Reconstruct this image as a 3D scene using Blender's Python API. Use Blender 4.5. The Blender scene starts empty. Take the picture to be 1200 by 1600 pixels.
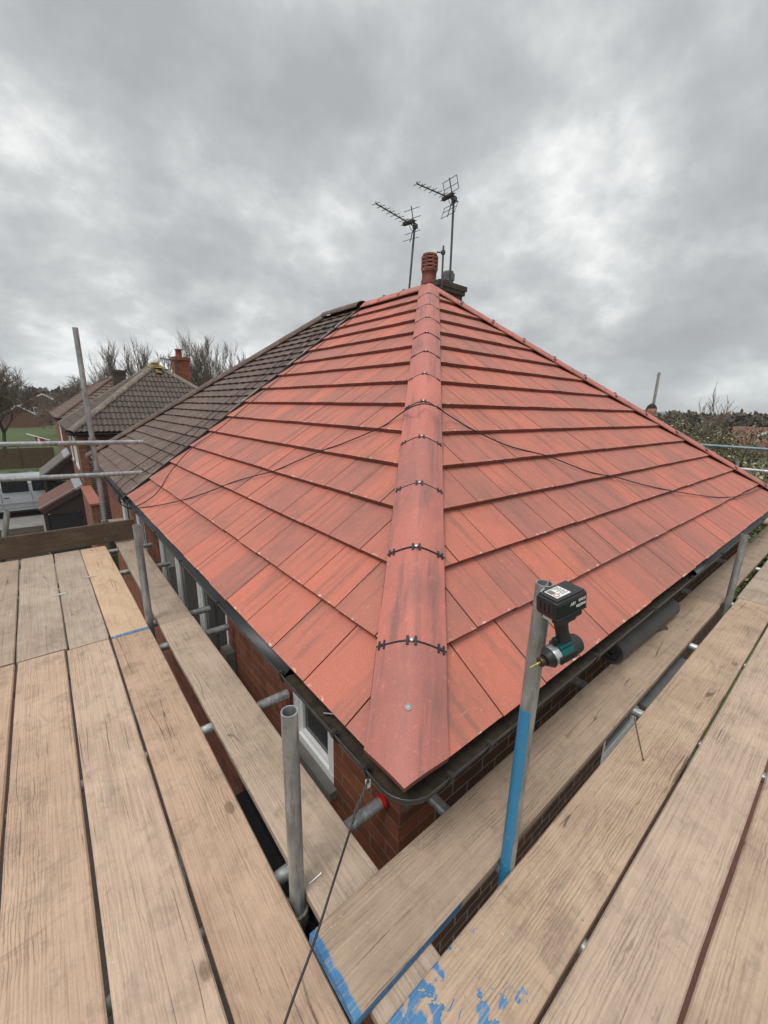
import bpy, math, random
from mathutils import Vector, Matrix
R = random.Random(7)
rad = math.radians
scene = bpy.context.scene
COL = scene.collection

# ------------------------------------------------------------ camera
H = 5.8                                   # eye height above the ground (m)
C = Vector((0, 0, H))
F = 633.15                                # focal length in photo pixels (1200x1600)
def _n(v): return Vector(v).normalized()
dX = _n((785, 145, -F)); dY = _n((-543, 175, -F)); dZ = dX.cross(dY)
ROT = Matrix((dX, dY, dZ))                # camera -> world
cam_d = bpy.data.cameras.new('camera'); cam = bpy.data.objects.new('camera', cam_d); COL.objects.link(cam)
cam_d.sensor_fit = 'VERTICAL'; cam_d.sensor_height = 36; cam_d.sensor_width = 27; cam_d.lens = 36 * F / 1600
cam_d.clip_start = .02; cam_d.clip_end = 9000
cam.matrix_world = Matrix.Translation(C) @ ROT.to_4x4()
scene.camera = cam
scene.render.resolution_x = 768; scene.render.resolution_y = 1024

# ------------------------------------------------------------ world: overcast daylight
SUN_EL, SUN_AZ = rad(60), rad(252)
w = bpy.data.worlds.new('World'); scene.world = w; w.use_nodes = True
nt = w.node_tree; nt.nodes.clear()
def N(nt, t, **k):
    n = nt.nodes.new(t)
    for a, b in k.items():
        if a in n.inputs.keys() if hasattr(n.inputs, 'keys') else False: n.inputs[a].default_value = b
        else: setattr(n, a, b)
    return n
def L(nt, a, b): nt.links.new(a, b)
sky = nt.nodes.new('ShaderNodeTexSky'); sky.sky_type = 'NISHITA'; sky.sun_disc = False
sky.sun_elevation = SUN_EL; sky.sun_rotation = rad(45)
bg1 = nt.nodes.new('ShaderNodeBackground'); bg1.inputs[1].default_value = .1; L(nt, sky.outputs[0], bg1.inputs[0])
tc = nt.nodes.new('ShaderNodeTexCoord')
sep = nt.nodes.new('ShaderNodeSeparateXYZ'); L(nt, tc.outputs['Generated'], sep.inputs[0])
def mth(nt, op, a, b=None, c=None, clamp=False):
    n = nt.nodes.new('ShaderNodeMath'); n.operation = op; n.use_clamp = clamp
    for i, v in enumerate((a, b, c)):
        if v is None: continue
        if isinstance(v, (int, float)): n.inputs[i].default_value = v
        else: L(nt, v, n.inputs[i])
    return n.outputs[0]
zc = mth(nt, 'MAXIMUM', sep.outputs[2], 0.0)
den = mth(nt, 'ADD', zc, .5)
cx = mth(nt, 'DIVIDE', sep.outputs[0], den); cy = mth(nt, 'DIVIDE', sep.outputs[1], den)
cmb = nt.nodes.new('ShaderNodeCombineXYZ'); L(nt, cx, cmb.inputs[0]); L(nt, cy, cmb.inputs[1])
cmb.inputs[2].default_value = 8.35
def noise(nt, vec, scale, detail=6, rough=.55, dist=0., lac=2.):
    n = nt.nodes.new('ShaderNodeTexNoise'); n.inputs['Scale'].default_value = scale; n.inputs['Detail'].default_value = detail
    n.inputs['Roughness'].default_value = rough; n.inputs['Distortion'].default_value = dist; n.inputs['Lacunarity'].default_value = lac
    if vec is not None: L(nt, vec, n.inputs['Vector'])
    return n.outputs['Fac']
n1 = noise(nt, cmb.outputs[0], 2.1, 6, .45, .15)
n2 = noise(nt, cmb.outputs[0], 4.8, 10, .62, .05)
mixn = mth(nt, 'ADD', mth(nt, 'MULTIPLY', n1, .60), mth(nt, 'MULTIPLY', n2, .40))
def ramp(nt, fac, stops, interp='LINEAR'):
    n = nt.nodes.new('ShaderNodeValToRGB'); n.color_ramp.interpolation = interp
    e = n.color_ramp.elements
    while len(e) > 1: e.remove(e[0])
    for i, (p, c) in enumerate(stops):
        if i == 0: e[0].position = p; el = e[0]
        else: el = e.new(p)
        el.color = (*c, 1) if len(c) == 3 else c
    L(nt, fac, n.inputs[0]); return n.outputs[0]
cl = ramp(nt, mixn, [(.37, (.34, .355, .36)), (.46, (.42, .435, .44)), (.53, (.54, .555, .555)), (.61, (.80, .805, .79))])
# brighter towards the zenith as an overcast sky is, a pale strip along the horizon
zr = ramp(nt, zc, [(0, (1.2, 1.25, 1.28)), (.06, (1.02, 1.05, 1.07)), (.14, (.92, .92, .92)), (.45, (.96, .96, .96)), (.62, (1.0, 1.0, 1.0)), (.8, (1.4, 1.4, 1.4)), (1, (1.7, 1.7, 1.7))])
mm = nt.nodes.new('ShaderNodeMix'); mm.data_type = 'RGBA'; mm.blend_type = 'MULTIPLY'; mm.inputs[0].default_value = 1
L(nt, cl, mm.inputs[6]); L(nt, zr, mm.inputs[7])
bg2 = nt.nodes.new('ShaderNodeBackground'); bg2.inputs[1].default_value = 1.18; L(nt, mm.outputs[2], bg2.inputs[0])
mx = nt.nodes.new('ShaderNodeMixShader'); mx.inputs[0].default_value = .96
wo = nt.nodes.new('ShaderNodeOutputWorld')
L(nt, bg1.outputs[0], mx.inputs[1]); L(nt, bg2.outputs[0], mx.inputs[2]); L(nt, mx.outputs[0], wo.inputs[0])

sd = bpy.data.lights.new('sun', 'SUN'); sd.energy = 1.7; sd.angle = rad(24); sd.color = (1, .975, .94)
sun = bpy.data.objects.new('sun', sd); COL.objects.link(sun)
dirv = Vector((math.sin(SUN_AZ) * math.cos(SUN_EL), math.cos(SUN_AZ) * math.cos(SUN_EL), math.sin(SUN_EL)))
sun.rotation_euler = dirv.to_track_quat('Z', 'Y').to_euler()
vs = scene.view_settings; vs.view_transform = 'Standard'; vs.look = 'None'; vs.exposure = .14; vs.gamma = 1; vs.use_curve_mapping = False

# ------------------------------------------------------------ helpers
def ray(px, py): return ROT @ Vector((px - 600, 800 - py, -F))
def onz(px, py, z): r = ray(px, py); return C + r * ((z - C.z) / r.z)
def onx(px, py, x): r = ray(px, py); return C + r * ((x - C.x) / r.x)
def ony(px, py, y): r = ray(px, py); return C + r * ((y - C.y) / r.y)

class MB:
    def __init__(s): s.v = []; s.f = []; s.m = []; s.t = []; s.sm = []
    def add(s, vs, fs, mat=0, tint=None, smooth=False):
        b = len(s.v); s.v += [tuple(v) for v in vs]
        for f in fs: s.f.append([b + i for i in f]); s.m.append(mat); s.t.append(tint); s.sm.append(smooth)
    def box(s, lo, hi, mat=0, M=None, tint=None):
        x0, y0, z0 = lo; x1, y1, z1 = hi
        vs = [Vector(p) for p in ((x0,y0,z0),(x1,y0,z0),(x1,y1,z0),(x0,y1,z0),(x0,y0,z1),(x1,y0,z1),(x1,y1,z1),(x0,y1,z1))]
        if M: vs = [M @ v for v in vs]
        s.add(vs, [(3,2,1,0),(4,5,6,7),(0,1,5,4),(1,2,6,5),(2,3,7,6),(3,0,4,7)], mat, tint)
    def prism(s, poly, h0, h1, M=None, mat=0, side=None, tint=None, hf=None):
        """polygon (u,v) extruded from h0 to h1 (hf(u,v) overrides the top height)"""
        n = len(poly)
        lo = [Vector((u, v, h0)) for u, v in poly]; hi = [Vector((u, v, hf(u, v) if hf else h1)) for u, v in poly]
        vs = lo + hi
        if M: vs = [M @ v for v in vs]
        s.add(vs, [tuple(range(n, 2*n))], mat, tint)
        s.add(vs, [tuple(reversed(range(n)))] + [(i, (i+1) % n, n+(i+1) % n, n+i) for i in range(n)], mat if side is None else side, tint)
    def tube(s, pts, r, seg=12, mat=0, cap=True, r2=None, hollow=False, smooth=True):
        pts = [Vector(p) for p in pts]; n = len(pts); rings = []
        up = None
        for i, p in enumerate(pts):
            t = (pts[min(i+1, n-1)] - pts[max(i-1, 0)]).normalized()
            if up is None:
                up = Vector((0,0,1)) if abs(t.z) < .9 else Vector((1,0,0))
            a = (up - t * up.dot(t)).normalized(); up = a; b = t.cross(a)
            rr = r if r2 is None else r + (r2 - r) * i / (n-1)
            if isinstance(r, (list, tuple)): rr = r[i]
            rings.append([p + (a*math.cos(2*math.pi*k/seg) + b*math.sin(2*math.pi*k/seg))*rr for k in range(seg)])
        vs = [v for g in rings for v in g]
        fs = [(i*seg+k, i*seg+(k+1) % seg, (i+1)*seg+(k+1) % seg, (i+1)*seg+k) for i in range(n-1) for k in range(seg)]
        s.add(vs, fs, mat, smooth=smooth)
        if hollow:   # open pipe: a wall thickness and a dark bore at each end
            for e, q in ((0, 1), (n-1, n-2)):
                t = (pts[q] - pts[e]).normalized(); rg = rings[e]
                inner = [pts[e] + (v - pts[e]) * .84 for v in rg]; deep = [v + t * .12 for v in inner]
                s.add(rg + inner + deep, [(k, (k+1) % seg, seg+(k+1) % seg, seg+k) for k in range(seg)] +
                      [(seg+k, seg+(k+1) % seg, 2*seg+(k+1) % seg, 2*seg+k) for k in range(seg)] + [tuple(range(2*seg, 3*seg))], mat)
        elif cap:
            s.add(rings[0] + rings[-1], [tuple(range(seg)), tuple(range(seg, 2*seg))], mat)
    def lathe(s, prof, M=None, seg=24, mat=0, smooth=True):
        vs = []
        for r, z in prof:
            for k in range(seg):
                a = 2*math.pi*k/seg; v = Vector((r*math.cos(a), r*math.sin(a), z)); vs.append(M @ v if M else v)
        n = len(prof)
        s.add(vs, [(i*seg+k, i*seg+(k+1) % seg, (i+1)*seg+(k+1) % seg, (i+1)*seg+k) for i in range(n-1) for k in range(seg)], mat, smooth=smooth)
    def build(s, name, mats, parent=None, bevel=0, off=None):
        me = bpy.data.meshes.new(name)
        vs = s.v if off is None else [tuple(Vector(v) - off) for v in s.v]
        me.from_pydata(vs, [], s.f); me.update()
        if not isinstance(mats, (list, tuple)): mats = [mats]
        for m in mats: me.materials.append(m)
        me.uv_layers.new(name='UVMap'); me.attributes.new('tint', 'FLOAT_COLOR', 'CORNER')
        UV = [0.0]*(2*len(me.loops)); TC = [1.0]*(4*len(me.loops))
        for p in me.polygons:
            p.material_index = s.m[p.index]; p.use_smooth = s.sm[p.index]
            n = p.normal; ax, ay, az = abs(n.x), abs(n.y), abs(n.z)
            t = s.t[p.index] or (.5, .5, .5, 1)
            fn = t[3] if callable(t[3]) else None
            for li in p.loop_indices:
                v = me.vertices[me.loops[li].vertex_index].co
                if off is not None: v = v + off
                UV[2*li:2*li+2] = (v.y, v.z) if ax >= ay and ax >= az else ((v.x, v.z) if ay >= az else (v.x, v.y))
                TC[4*li:4*li+4] = (t[0], t[1], t[2], fn(v)) if fn else t
        me.uv_layers['UVMap'].data.foreach_set('uv', UV); me.attributes['tint'].data.foreach_set('color', TC)
        o = bpy.data.objects.new(name, me); COL.objects.link(o)
        if off is not None: o.location = off
        if parent is not None:
            o.parent = parent
            bpy.context.view_layer.update() if False else None
            o.matrix_parent_inverse = PINV.get(parent.name, Matrix())
        if bevel:
            b = o.modifiers.new('bevel', 'BEVEL'); b.width = bevel; b.segments = 2; b.limit_method = 'ANGLE'; b.angle_limit = rad(40)
        return o
PINV = {}
def tag(o, label=None, cat=None, group=None, kind=None):
    for k, v in (('label', label), ('category', cat), ('group', group), ('kind', kind)):
        if v: o[k] = v
    return o
def thing(name, label, cat, loc=(0,0,0), group=None, rot=None):
    o = bpy.data.objects.new(name, None); COL.objects.link(o); o.location = loc; o.empty_display_size = .2
    if rot: o.rotation_euler = rot
    tag(o, label, cat, group)
    PINV[o.name] = (Matrix.Translation(Vector(loc))).inverted() if not rot else Matrix()
    return o
def copy_tree(o, parent=None):
    c = o.copy(); COL.objects.link(c)
    if parent: c.parent = parent
    for ch in [x for x in bpy.data.objects if x.parent == o]: copy_tree(ch, c)
    return c

# ------------------------------------------------------------ materials
def mat(name):
    m = bpy.data.materials.new(name); m.use_nodes = True; t = m.node_tree; b = t.nodes['Principled BSDF']
    return m, t, b
def mixc(nt, fac, a, b, mode='MIX'):
    n = nt.nodes.new('ShaderNodeMix'); n.data_type = 'RGBA'; n.blend_type = mode
    if isinstance(fac, (int, float)): n.inputs[0].default_value = fac
    else: L(nt, fac, n.inputs[0])
    for i, v in ((6, a), (7, b)):
        if isinstance(v, tuple): n.inputs[i].default_value = (*v[:3], 1)
        else: L(nt, v, n.inputs[i])
    return n.outputs[2]
def coords(nt, scale=(1,1,1), kind='Object', rnd=True, loc=(0,0,0)):
    c = nt.nodes.new('ShaderNodeTexCoord'); m = nt.nodes.new('ShaderNodeMapping')
    m.inputs['Scale'].default_value = scale; m.inputs['Location'].default_value = loc
    v = c.outputs[kind]
    if rnd:
        oi = nt.nodes.new('ShaderNodeObjectInfo'); mu = mth(nt, 'MULTIPLY', oi.outputs['Random'], 37.)
        a = nt.nodes.new('ShaderNodeVectorMath'); a.operation = 'ADD'; L(nt, v, a.inputs[0]); L(nt, mu, a.inputs[1]); v = a.outputs[0]
    L(nt, v, m.inputs[0]); return m.outputs[0]
def bump(nt, b, h, strength=.3, dist=.01, prev=None):
    n = nt.nodes.new('ShaderNodeBump'); n.inputs['Strength'].default_value = strength; n.inputs['Distance'].default_value = dist
    L(nt, h, n.inputs['Height'])
    if prev is not None: L(nt, prev, n.inputs['Normal'])
    L(nt, n.outputs[0], b.inputs['Normal']); return n.outputs[0]
def thr(nt, v, a, b):
    n = nt.nodes.new('ShaderNodeMapRange'); L(nt, v, n.inputs[0]); n.inputs[1].default_value = a; n.inputs[2].default_value = b; return n.outputs[0]

def simple(name, c, rough=.6, metal=0, var=.25, scale=8, bmp=.1, c2=None):
    m, t, b = mat(name); v = coords(t)
    n = noise(t, v, scale, 5, .6)
    c2 = c2 or tuple(x * (1 - var) for x in c)
    L(t, mixc(t, thr(t, n, .35, .65), c, c2), b.inputs['Base Color'])
    b.inputs['Roughness'].default_value = rough; b.inputs['Metallic'].default_value = metal
    if bmp: bump(t, b, noise(t, v, scale * 9, 3, .6), bmp, .004)
    return m

def wood(name, base, dark, warm, blue=None, fresh=False, grainy=1.0):
    """weathered scaffold board; local x runs along the board"""
    m, t, b = mat(name)
    v = coords(t, (1, 1, 1))
    raw = nt_obj = t.nodes.new('ShaderNodeTexCoord')
    st = coords(t, (1.3, 26, 26)); stf = coords(t, (3.0, 150, 150))
    warp = noise(t, coords(t, (1.0, 3.2, 3.2)), 1.6, 3, .5)
    # annual rings: wave over a warped cross coordinate
    wv = t.nodes.new('ShaderNodeTexWave'); wv.wave_type = 'BANDS'; wv.bands_direction = 'Y'
    wv.inputs['Scale'].default_value = 15; wv.inputs['Distortion'].default_value = 9; wv.inputs['Detail'].default_value = 3
    wv.inputs['Detail Scale'].default_value = 1.1; wv.inputs['Detail Roughness'].default_value = .55
    L(t, coords(t, (.42, 2.2, 2.2)), wv.inputs['Vector'])
    g1 = noise(t, st, 1.0, 5, .6, .6); g2 = noise(t, stf, 1.0, 4, .65)
    blot = noise(t, v, 2.2, 6, .62, .4); blot2 = noise(t, v, 9, 6, .7)
    mask = thr(t, noise(t, coords(t, (.8, 5, 5)), 1.1, 2, .5), .48, .60)       # where the rings stand out
    col = mixc(t, thr(t, blot, .36, .68), base, warm)
    ring = mth(t, 'MULTIPLY', thr(t, wv.outputs['Fac'], .30, .02), mth(t, 'ADD', mth(t, 'MULTIPLY', mask, .55 * grainy), .03))
    col = mixc(t, ring, col, dark)
    col = mixc(t, mth(t, 'MULTIPLY', thr(t, g1, .48, .32), .14), col, dark)
    grn = noise(t, v, 140, 3, .7)
    col = mixc(t, mth(t, 'MULTIPLY', thr(t, grn, .45, .7), .28), col, tuple(x * .55 for x in base))
    col = mixc(t, mth(t, 'MULTIPLY', thr(t, g2, .50, .34), .34 * grainy), col, tuple(x * .75 for x in dark))
    col = mixc(t, mth(t, 'MULTIPLY', thr(t, g2, .55, .7), .35), col, tuple(min(1, x * 1.3) for x in base))
    grime = mth(t, 'MAXIMUM', thr(t, blot2, .53, .68), thr(t, noise(t, coords(t, (1.5, 4, 4)), 1.9, 6, .72, 1.), .56, .68))
    col = mixc(t, mth(t, 'MULTIPLY', grime, .32 if fresh else .45), col, (.17, .13, .10))
    # boot scuffs and saw marks lying across the grain
    cs = noise(t, coords(t, (26, 4.5, 4)), 1.0, 4, .6, 1.4); cs = mth(t, 'MULTIPLY', thr(t, cs, .60, .72), thr(t, noise(t, v, 1.6, 2, .5), .45, .6))
    col = mixc(t, mth(t, 'MULTIPLY', cs, .35), col, tuple(x * .8 for x in dark))
    dustn = thr(t, noise(t, v, 4.2, 5, .7, .8), .47, .66)
    col = mixc(t, mth(t, 'MULTIPLY', dustn, .38), col, tuple(min(1, x*1.12) for x in base))
    # cracks and scratches running roughly along the board
    vo = t.nodes.new('ShaderNodeTexVoronoi'); vo.feature = 'DISTANCE_TO_EDGE'; vo.inputs['Scale'].default_value = 1
    wrp = t.nodes.new('ShaderNodeVectorMath'); wrp.operation = 'ADD'
    nz = t.nodes.new('ShaderNodeTexNoise'); nz.inputs['Scale'].default_value = 2; L(t, coords(t, (.5, 3, 3)), nz.inputs['Vector'])
    L(t, coords(t, (.28, 11, 11)), wrp.inputs[0]); L(t, nz.outputs['Color'], wrp.inputs[1]); L(t, wrp.outputs[0], vo.inputs['Vector'])
    crk = mth(t, 'MULTIPLY', thr(t, vo.outputs['Distance'], .014, .004), thr(t, blot, .53, .6))
    col = mixc(t, mth(t, 'MULTIPLY', crk, .75), col, (.07, .05, .035))
    # knots
    vk = t.nodes.new('ShaderNodeTexVoronoi'); vk.inputs['Scale'].default_value = 1.0; L(t, coords(t, (2.2, 4.2, 4.2)), vk.inputs['Vector'])
    kn = thr(t, mth(t, 'ADD', vk.outputs['Distance'], mth(t, 'MULTIPLY', blot2, .05)), .105, .085)
    kr = t.nodes.new('ShaderNodeSeparateXYZ'); L(t, vk.outputs['Color'], kr.inputs[0])
    kn = mth(t, 'MULTIPLY', kn, thr(t, kr.outputs[0], .5, .54))
    col = mixc(t, mth(t, 'MULTIPLY', kn, .6), col, (.14, .085, .05))
    # pale plaster smears and dust specks
    sm = thr(t, noise(t, v, 60, 3, .7), .66, .72); sm = mth(t, 'MULTIPLY', sm, thr(t, noise(t, v, 3.1, 2, .5), .54, .62))
    col = mixc(t, mth(t, 'MULTIPLY', sm, .7), col, (.62, .56, .48))
    oi = t.nodes.new('ShaderNodeObjectInfo')
    rv = t.nodes.new('ShaderNodeHueSaturation'); L(t, col, rv.inputs['Color'])
    L(t, mth(t, 'ADD', mth(t, 'MULTIPLY', oi.outputs['Random'], .12), .97), rv.inputs['Value'])
    L(t, mth(t, 'ADD', mth(t, 'MULTIPLY', oi.outputs['Random'], -.15), .98), rv.inputs['Saturation'])
    col = rv.outputs[0]
    if blue:
        sp = t.nodes.new('ShaderNodeSeparateXYZ'); L(t, raw.outputs['Object'], sp.inputs[0])
        sn = t.nodes.new('ShaderNodeSeparateXYZ'); L(t, raw.outputs['Normal'], sn.inputs[0])
        x = sp.outputs[0]
        sidef = mth(t, 'LESS_THAN', mth(t, 'ABSOLUTE', sn.outputs[2]), .6)
        pn = noise(t, coords(t, (1, 1, 1), rnd=False), 22, 4, .6, .5); pn2 = noise(t, coords(t, (1, 1.3, 1), rnd=False, loc=(3, 1, 0)), 7, 5, .65, 1.2)
        lenf = blue[0]
        side = mth(t, 'MULTIPLY', sidef, thr(t, mth(t, 'ADD', x, mth(t, 'MULTIPLY', pn, .3)), lenf + .17, lenf + .13))
        edge = thr(t, mth(t, 'SUBTRACT', x, mth(t, 'MULTIPLY', pn, .03)), blue[1] + .004, blue[1] - .004)
        spl = mth(t, 'GREATER_THAN', mth(t, 'SUBTRACT', pn2, mth(t, 'MULTIPLY', x, blue[2])), blue[3])
        spl = mth(t, 'MULTIPLY', spl, thr(t, pn, .42, .5))
        vd = t.nodes.new('ShaderNodeTexVoronoi'); vd.inputs['Scale'].default_value = 17; L(t, coords(t, (1, 1, 1), rnd=False), vd.inputs['Vector'])
        vc = t.nodes.new('ShaderNodeSeparateXYZ'); L(t, vd.outputs['Color'], vc.inputs[0])
        drop = mth(t, 'MULTIPLY', mth(t, 'LESS_THAN', vd.outputs['Distance'], mth(t, 'MULTIPLY', vc.outputs[1], .17)), mth(t, 'MULTIPLY', mth(t, 'GREATER_THAN', vc.outputs[0], .62), mth(t, 'LESS_THAN', x, blue[4])))
        tot = mth(t, 'MAXIMUM', mth(t, 'MAXIMUM', side, edge), mth(t, 'MAXIMUM', spl, drop))
        g2b = mth(t, 'SUBTRACT', 1., mth(t, 'MULTIPLY', thr(t, g2, .52, .66), .5))
        col = mixc(t, mth(t, 'MULTIPLY', mth(t, 'MULTIPLY', tot, .93), g2b), col, mixc(t, thr(t, pn2, .35, .65), (.018, .12, .30), (.06, .22, .42)))
    L(t, col, b.inputs['Base Color'])
    b.inputs['Roughness'].default_value = .82; b.inputs['Specular IOR Level'].default_value = .25
    hgt = mth(t, 'ADD', mth(t, 'MULTIPLY', wv.outputs['Fac'], .25), mth(t, 'ADD', mth(t, 'MULTIPLY', g2, .5), mth(t, 'SUBTRACT', mth(t, 'MULTIPLY', g1, .5), mth(t, 'MULTIPLY', crk, 1.2))))
    bump(t, b, hgt, .45, .003)
    return m

def galv(name, tone=(.36, .38, .38), rough=.48, blue=None, rust=.35):
    m, t, b = mat(name); v = coords(t)
    n = noise(t, v, 9, 6, .65); n2 = noise(t, coords(t, (14, 14, 1.5)), 3, 4, .6); n3 = noise(t, v, 70, 3, .6)
    col = mixc(t, thr(t, n, .35, .66), tone, tuple(x * .62 for x in tone))
    col = mixc(t, mth(t, 'MULTIPLY', thr(t, n2, .48, .66), .65), col, tuple(min(1, x * 1.5) for x in tone))
    col = mixc(t, mth(t, 'MULTIPLY', thr(t, noise(t, coords(t, (30, 30, 5)), 1.5, 4, .7), .56, .64), .5), col, (.20, .17, .13))
    col = mixc(t, mth(t, 'MULTIPLY', thr(t, n3, .6, .72), rust), col, (.14, .085, .05))
    if blue is not None:
        tcn = t.nodes.new('ShaderNodeTexCoord'); sp = t.nodes.new('ShaderNodeSeparateXYZ'); L(t, tcn.outputs['Object'], sp.inputs[0])
        az = mth(t, 'ADD', mth(t, 'ADD', mth(t, 'MULTIPLY', sp.outputs[0], blue[1]), mth(t, 'MULTIPLY', sp.outputs[1], blue[2])), .457)
        k = mth(t, 'MULTIPLY', thr(t, mth(t, 'ADD', sp.outputs[2], mth(t, 'MULTIPLY', n, .05)), blue[0] + .03, blue[0] + .02), thr(t, mth(t, 'ADD', az, mth(t, 'MULTIPLY', n, .012)), .004, .0075))
        k = mth(t, 'MULTIPLY', k, mth(t, 'SUBTRACT', 1, mth(t, 'MULTIPLY', thr(t, n3, .62, .66), .7)))
        col = mixc(t, k, col, (.03, .21, .40))
        mt = mth(t, 'SUBTRACT', .55, mth(t, 'MULTIPLY', k, .55)); L(t, mt, b.inputs['Metallic'])
    else: b.inputs['Metallic'].default_value = .55
    pl = mth(t, 'MULTIPLY', thr(t, noise(t, v, 34, 4, .7), .66, .69), .8); col = mixc(t, pl, col, (.50, .48, .44))
    L(t, col, b.inputs['Base Color']); b.inputs['Roughness'].default_value = rough
    bump(t, b, n3, .15, .001)
    return m

def tilemat(name, c1, c2, c3, edge=False, lichen=0., white=.5, rot=0.):
    """concrete tile: colour differs tile by tile (tint attribute), streaks run down the slope"""
    m, t, b = mat(name)
    at = t.nodes.new('ShaderNodeAttribute'); at.attribute_name = 'tint'
    s = t.nodes.new('ShaderNodeSeparateXYZ'); L(t, at.outputs['Color'], s.inputs[0])
    tcn = t.nodes.new('ShaderNodeTexCoord')
    off = t.nodes.new('ShaderNodeVectorMath'); off.operation = 'MULTIPLY_ADD'; L(t, at.outputs['Color'], off.inputs[0]); off.inputs[1].default_value = (9, 9, 9)
    L(t, tcn.outputs['Object'], off.inputs[2])
    # streak space: stretch along the fall line, whichever eave the tile belongs to (blue channel tells)
    mp1 = t.nodes.new('ShaderNodeMapping'); mp1.inputs['Scale'].default_value = (1.6, 17, 1.6); rt = t.nodes.new('ShaderNodeMapping'); rt.inputs['Rotation'].default_value = (0, 0, rad(rot)); L(t, off.outputs[0], rt.inputs[0]); L(t, rt.outputs[0], mp1.inputs[0])
    mp2 = t.nodes.new('ShaderNodeMapping'); mp2.inputs['Scale'].default_value = (17, 1.6, 1.6); L(t, off.outputs[0], mp2.inputs[0])
    sel = t.nodes.new('ShaderNodeMix'); sel.data_type = 'VECTOR'; L(t, mth(t, 'GREATER_THAN', s.outputs[2], .5), sel.inputs[0]); L(t, mp1.outputs[0], sel.inputs[4]); L(t, mp2.outputs[0], sel.inputs[5])
    st = noise(t, sel.outputs[1], 1, 4, .6, .3)
    nb = noise(t, tcn.outputs['Object'], 3, 5, .6); gr = noise(t, tcn.outputs['Object'], 330, 2, .6); md = noise(t, tcn.outputs['Object'], 38, 4, .65)
    col = mixc(t, s.outputs[0], c1, c2)
    col = mixc(t, mth(t, 'MULTIPLY', thr(t, st, .50, .68), .7), col, c3)
    col = mixc(t, mth(t, 'MULTIPLY', thr(t, nb, .48, .70), .45), col, c3)
    col = mixc(t, mth(t, 'MULTIPLY', thr(t, gr, .42, .66), .55), col, tuple(x * .45 for x in c1))
    col = mixc(t, mth(t, 'MULTIPLY', thr(t, md, .56, .72), .22), col, tuple(min(1, x * 1.5) for x in c1))
    if white:
        wv = mth(t, 'MULTIPLY', thr(t, noise(t, tcn.outputs['Object'], 55, 3, .6), .67, .70), thr(t, noise(t, tcn.outputs['Object'], 5, 2, .5), .5, .58))
        col = mixc(t, mth(t, 'MULTIPLY', wv, white), col, (.66, .5, .42))
        nose = mth(t, 'MULTIPLY', thr(t, mth(t, 'ADD', at.outputs['Alpha'], mth(t, 'MULTIPLY', md, .08)), .085, .065), thr(t, noise(t, tcn.outputs['Object'], 21, 4, .7), .58, .63))
        col = mixc(t, mth(t, 'MULTIPLY', nose, white * 1.4), col, (.74, .56, .46))
        # scuffs
        w2 = t.nodes.new('ShaderNodeMapping'); w2.inputs['Rotation'].default_value = (0, 0, .7); w2.inputs['Scale'].default_value = (5, 60, 5); L(t, tcn.outputs['Object'], w2.inputs[0])
        sc = mth(t, 'MULTIPLY', thr(t, noise(t, w2.outputs[0], 1, 3, .5, .5), .70, .74), thr(t, nb, .5, .6))
        col = mixc(t, mth(t, 'MULTIPLY', sc, .35), col, (.62, .42, .34))
    if lichen:
        ln = noise(t, tcn.outputs['Object'], 7, 5, .7)
        col = mixc(t, mth(t, 'MULTIPLY', thr(t, ln, .52, .66), lichen), col, (.33, .31, .24))
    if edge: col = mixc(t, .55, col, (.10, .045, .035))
    L(t, col, b.inputs['Base Color']); b.inputs['Roughness'].default_value = .64; b.inputs['Specular IOR Level'].default_value = .5
    bump(t, b, mth(t, 'ADD', gr, md), .35, .0025)
    return m

def brick(name, c1, c2, mortar, bias=0.):
    m, t, b = mat(name); u = t.nodes.new('ShaderNodeUVMap'); u.uv_map = 'UVMap'
    br = t.nodes.new('ShaderNodeTexBrick'); L(t, u.outputs[0], br.inputs['Vector'])
    br.inputs['Scale'].default_value = 1; br.inputs['Brick Width'].default_value = .225; br.inputs['Row Height'].default_value = .075
    br.inputs['Mortar Size'].default_value = .006; br.inputs['Mortar Smooth'].default_value = .3; br.inputs['Bias'].default_value = bias
    br.inputs['Color1'].default_value = (*c1, 1); br.inputs['Color2'].default_value = (*c2, 1); br.inputs['Mortar'].default_value = (*mortar, 1)
    n = noise(t, u.outputs[0], 6, 6, .7); n2 = noise(t, u.outputs[0], 90, 3, .6)
    col = mixc(t, mth(t, 'MULTIPLY', thr(t, n, .42, .7), .55), br.outputs['Color'], tuple(x * .35 for x in c2))
    col = mixc(t, mth(t, 'MULTIPLY', thr(t, n2, .4, .7), .25), col, tuple(x * .5 for x in c1))
    L(t, col, b.inputs['Base Color']); b.inputs['Roughness'].default_value = .9
    bump(t, b, mth(t, 'SUBTRACT', mth(t, 'MULTIPLY', n2, .3), br.outputs['Fac']), .6, .006)
    return m

M_WOOD = wood('scaffold_wood', (.54, .375, .26), (.20, .12, .075), (.43, .285, .195))
M_WOODR = wood('scaffold_wood_grey', (.50, .36, .25), (.18, .115, .075), (.38, .27, .185))
M_WOODG = wood('weathered_wood', (.43, .325, .24), (.14, .095, .068), (.31, .225, .16), grainy=.8)
M_YEL = wood('fresh_wood', (.60, .42, .275), (.40, .25, .14), (.54, .355, .22), blue=(.02, .018, 9, 9, -1), fresh=True, grainy=.7)
M_BLUE1 = wood('wood_blue_edge', (.46, .335, .24), (.20, .13, .085), (.35, .255, .175), blue=(.42, .006, 2.2, .66, -1))
M_BLUE2 = wood('wood_blue_splash', (.51, .36, .245), (.19, .118, .075), (.40, .275, .18), blue=(.15, .02, .55, .40, 1.1))
M_KERB = wood('toe_board_wood', (.125, .082, .05), (.04, .026, .017), (.07, .047, .03))
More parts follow.
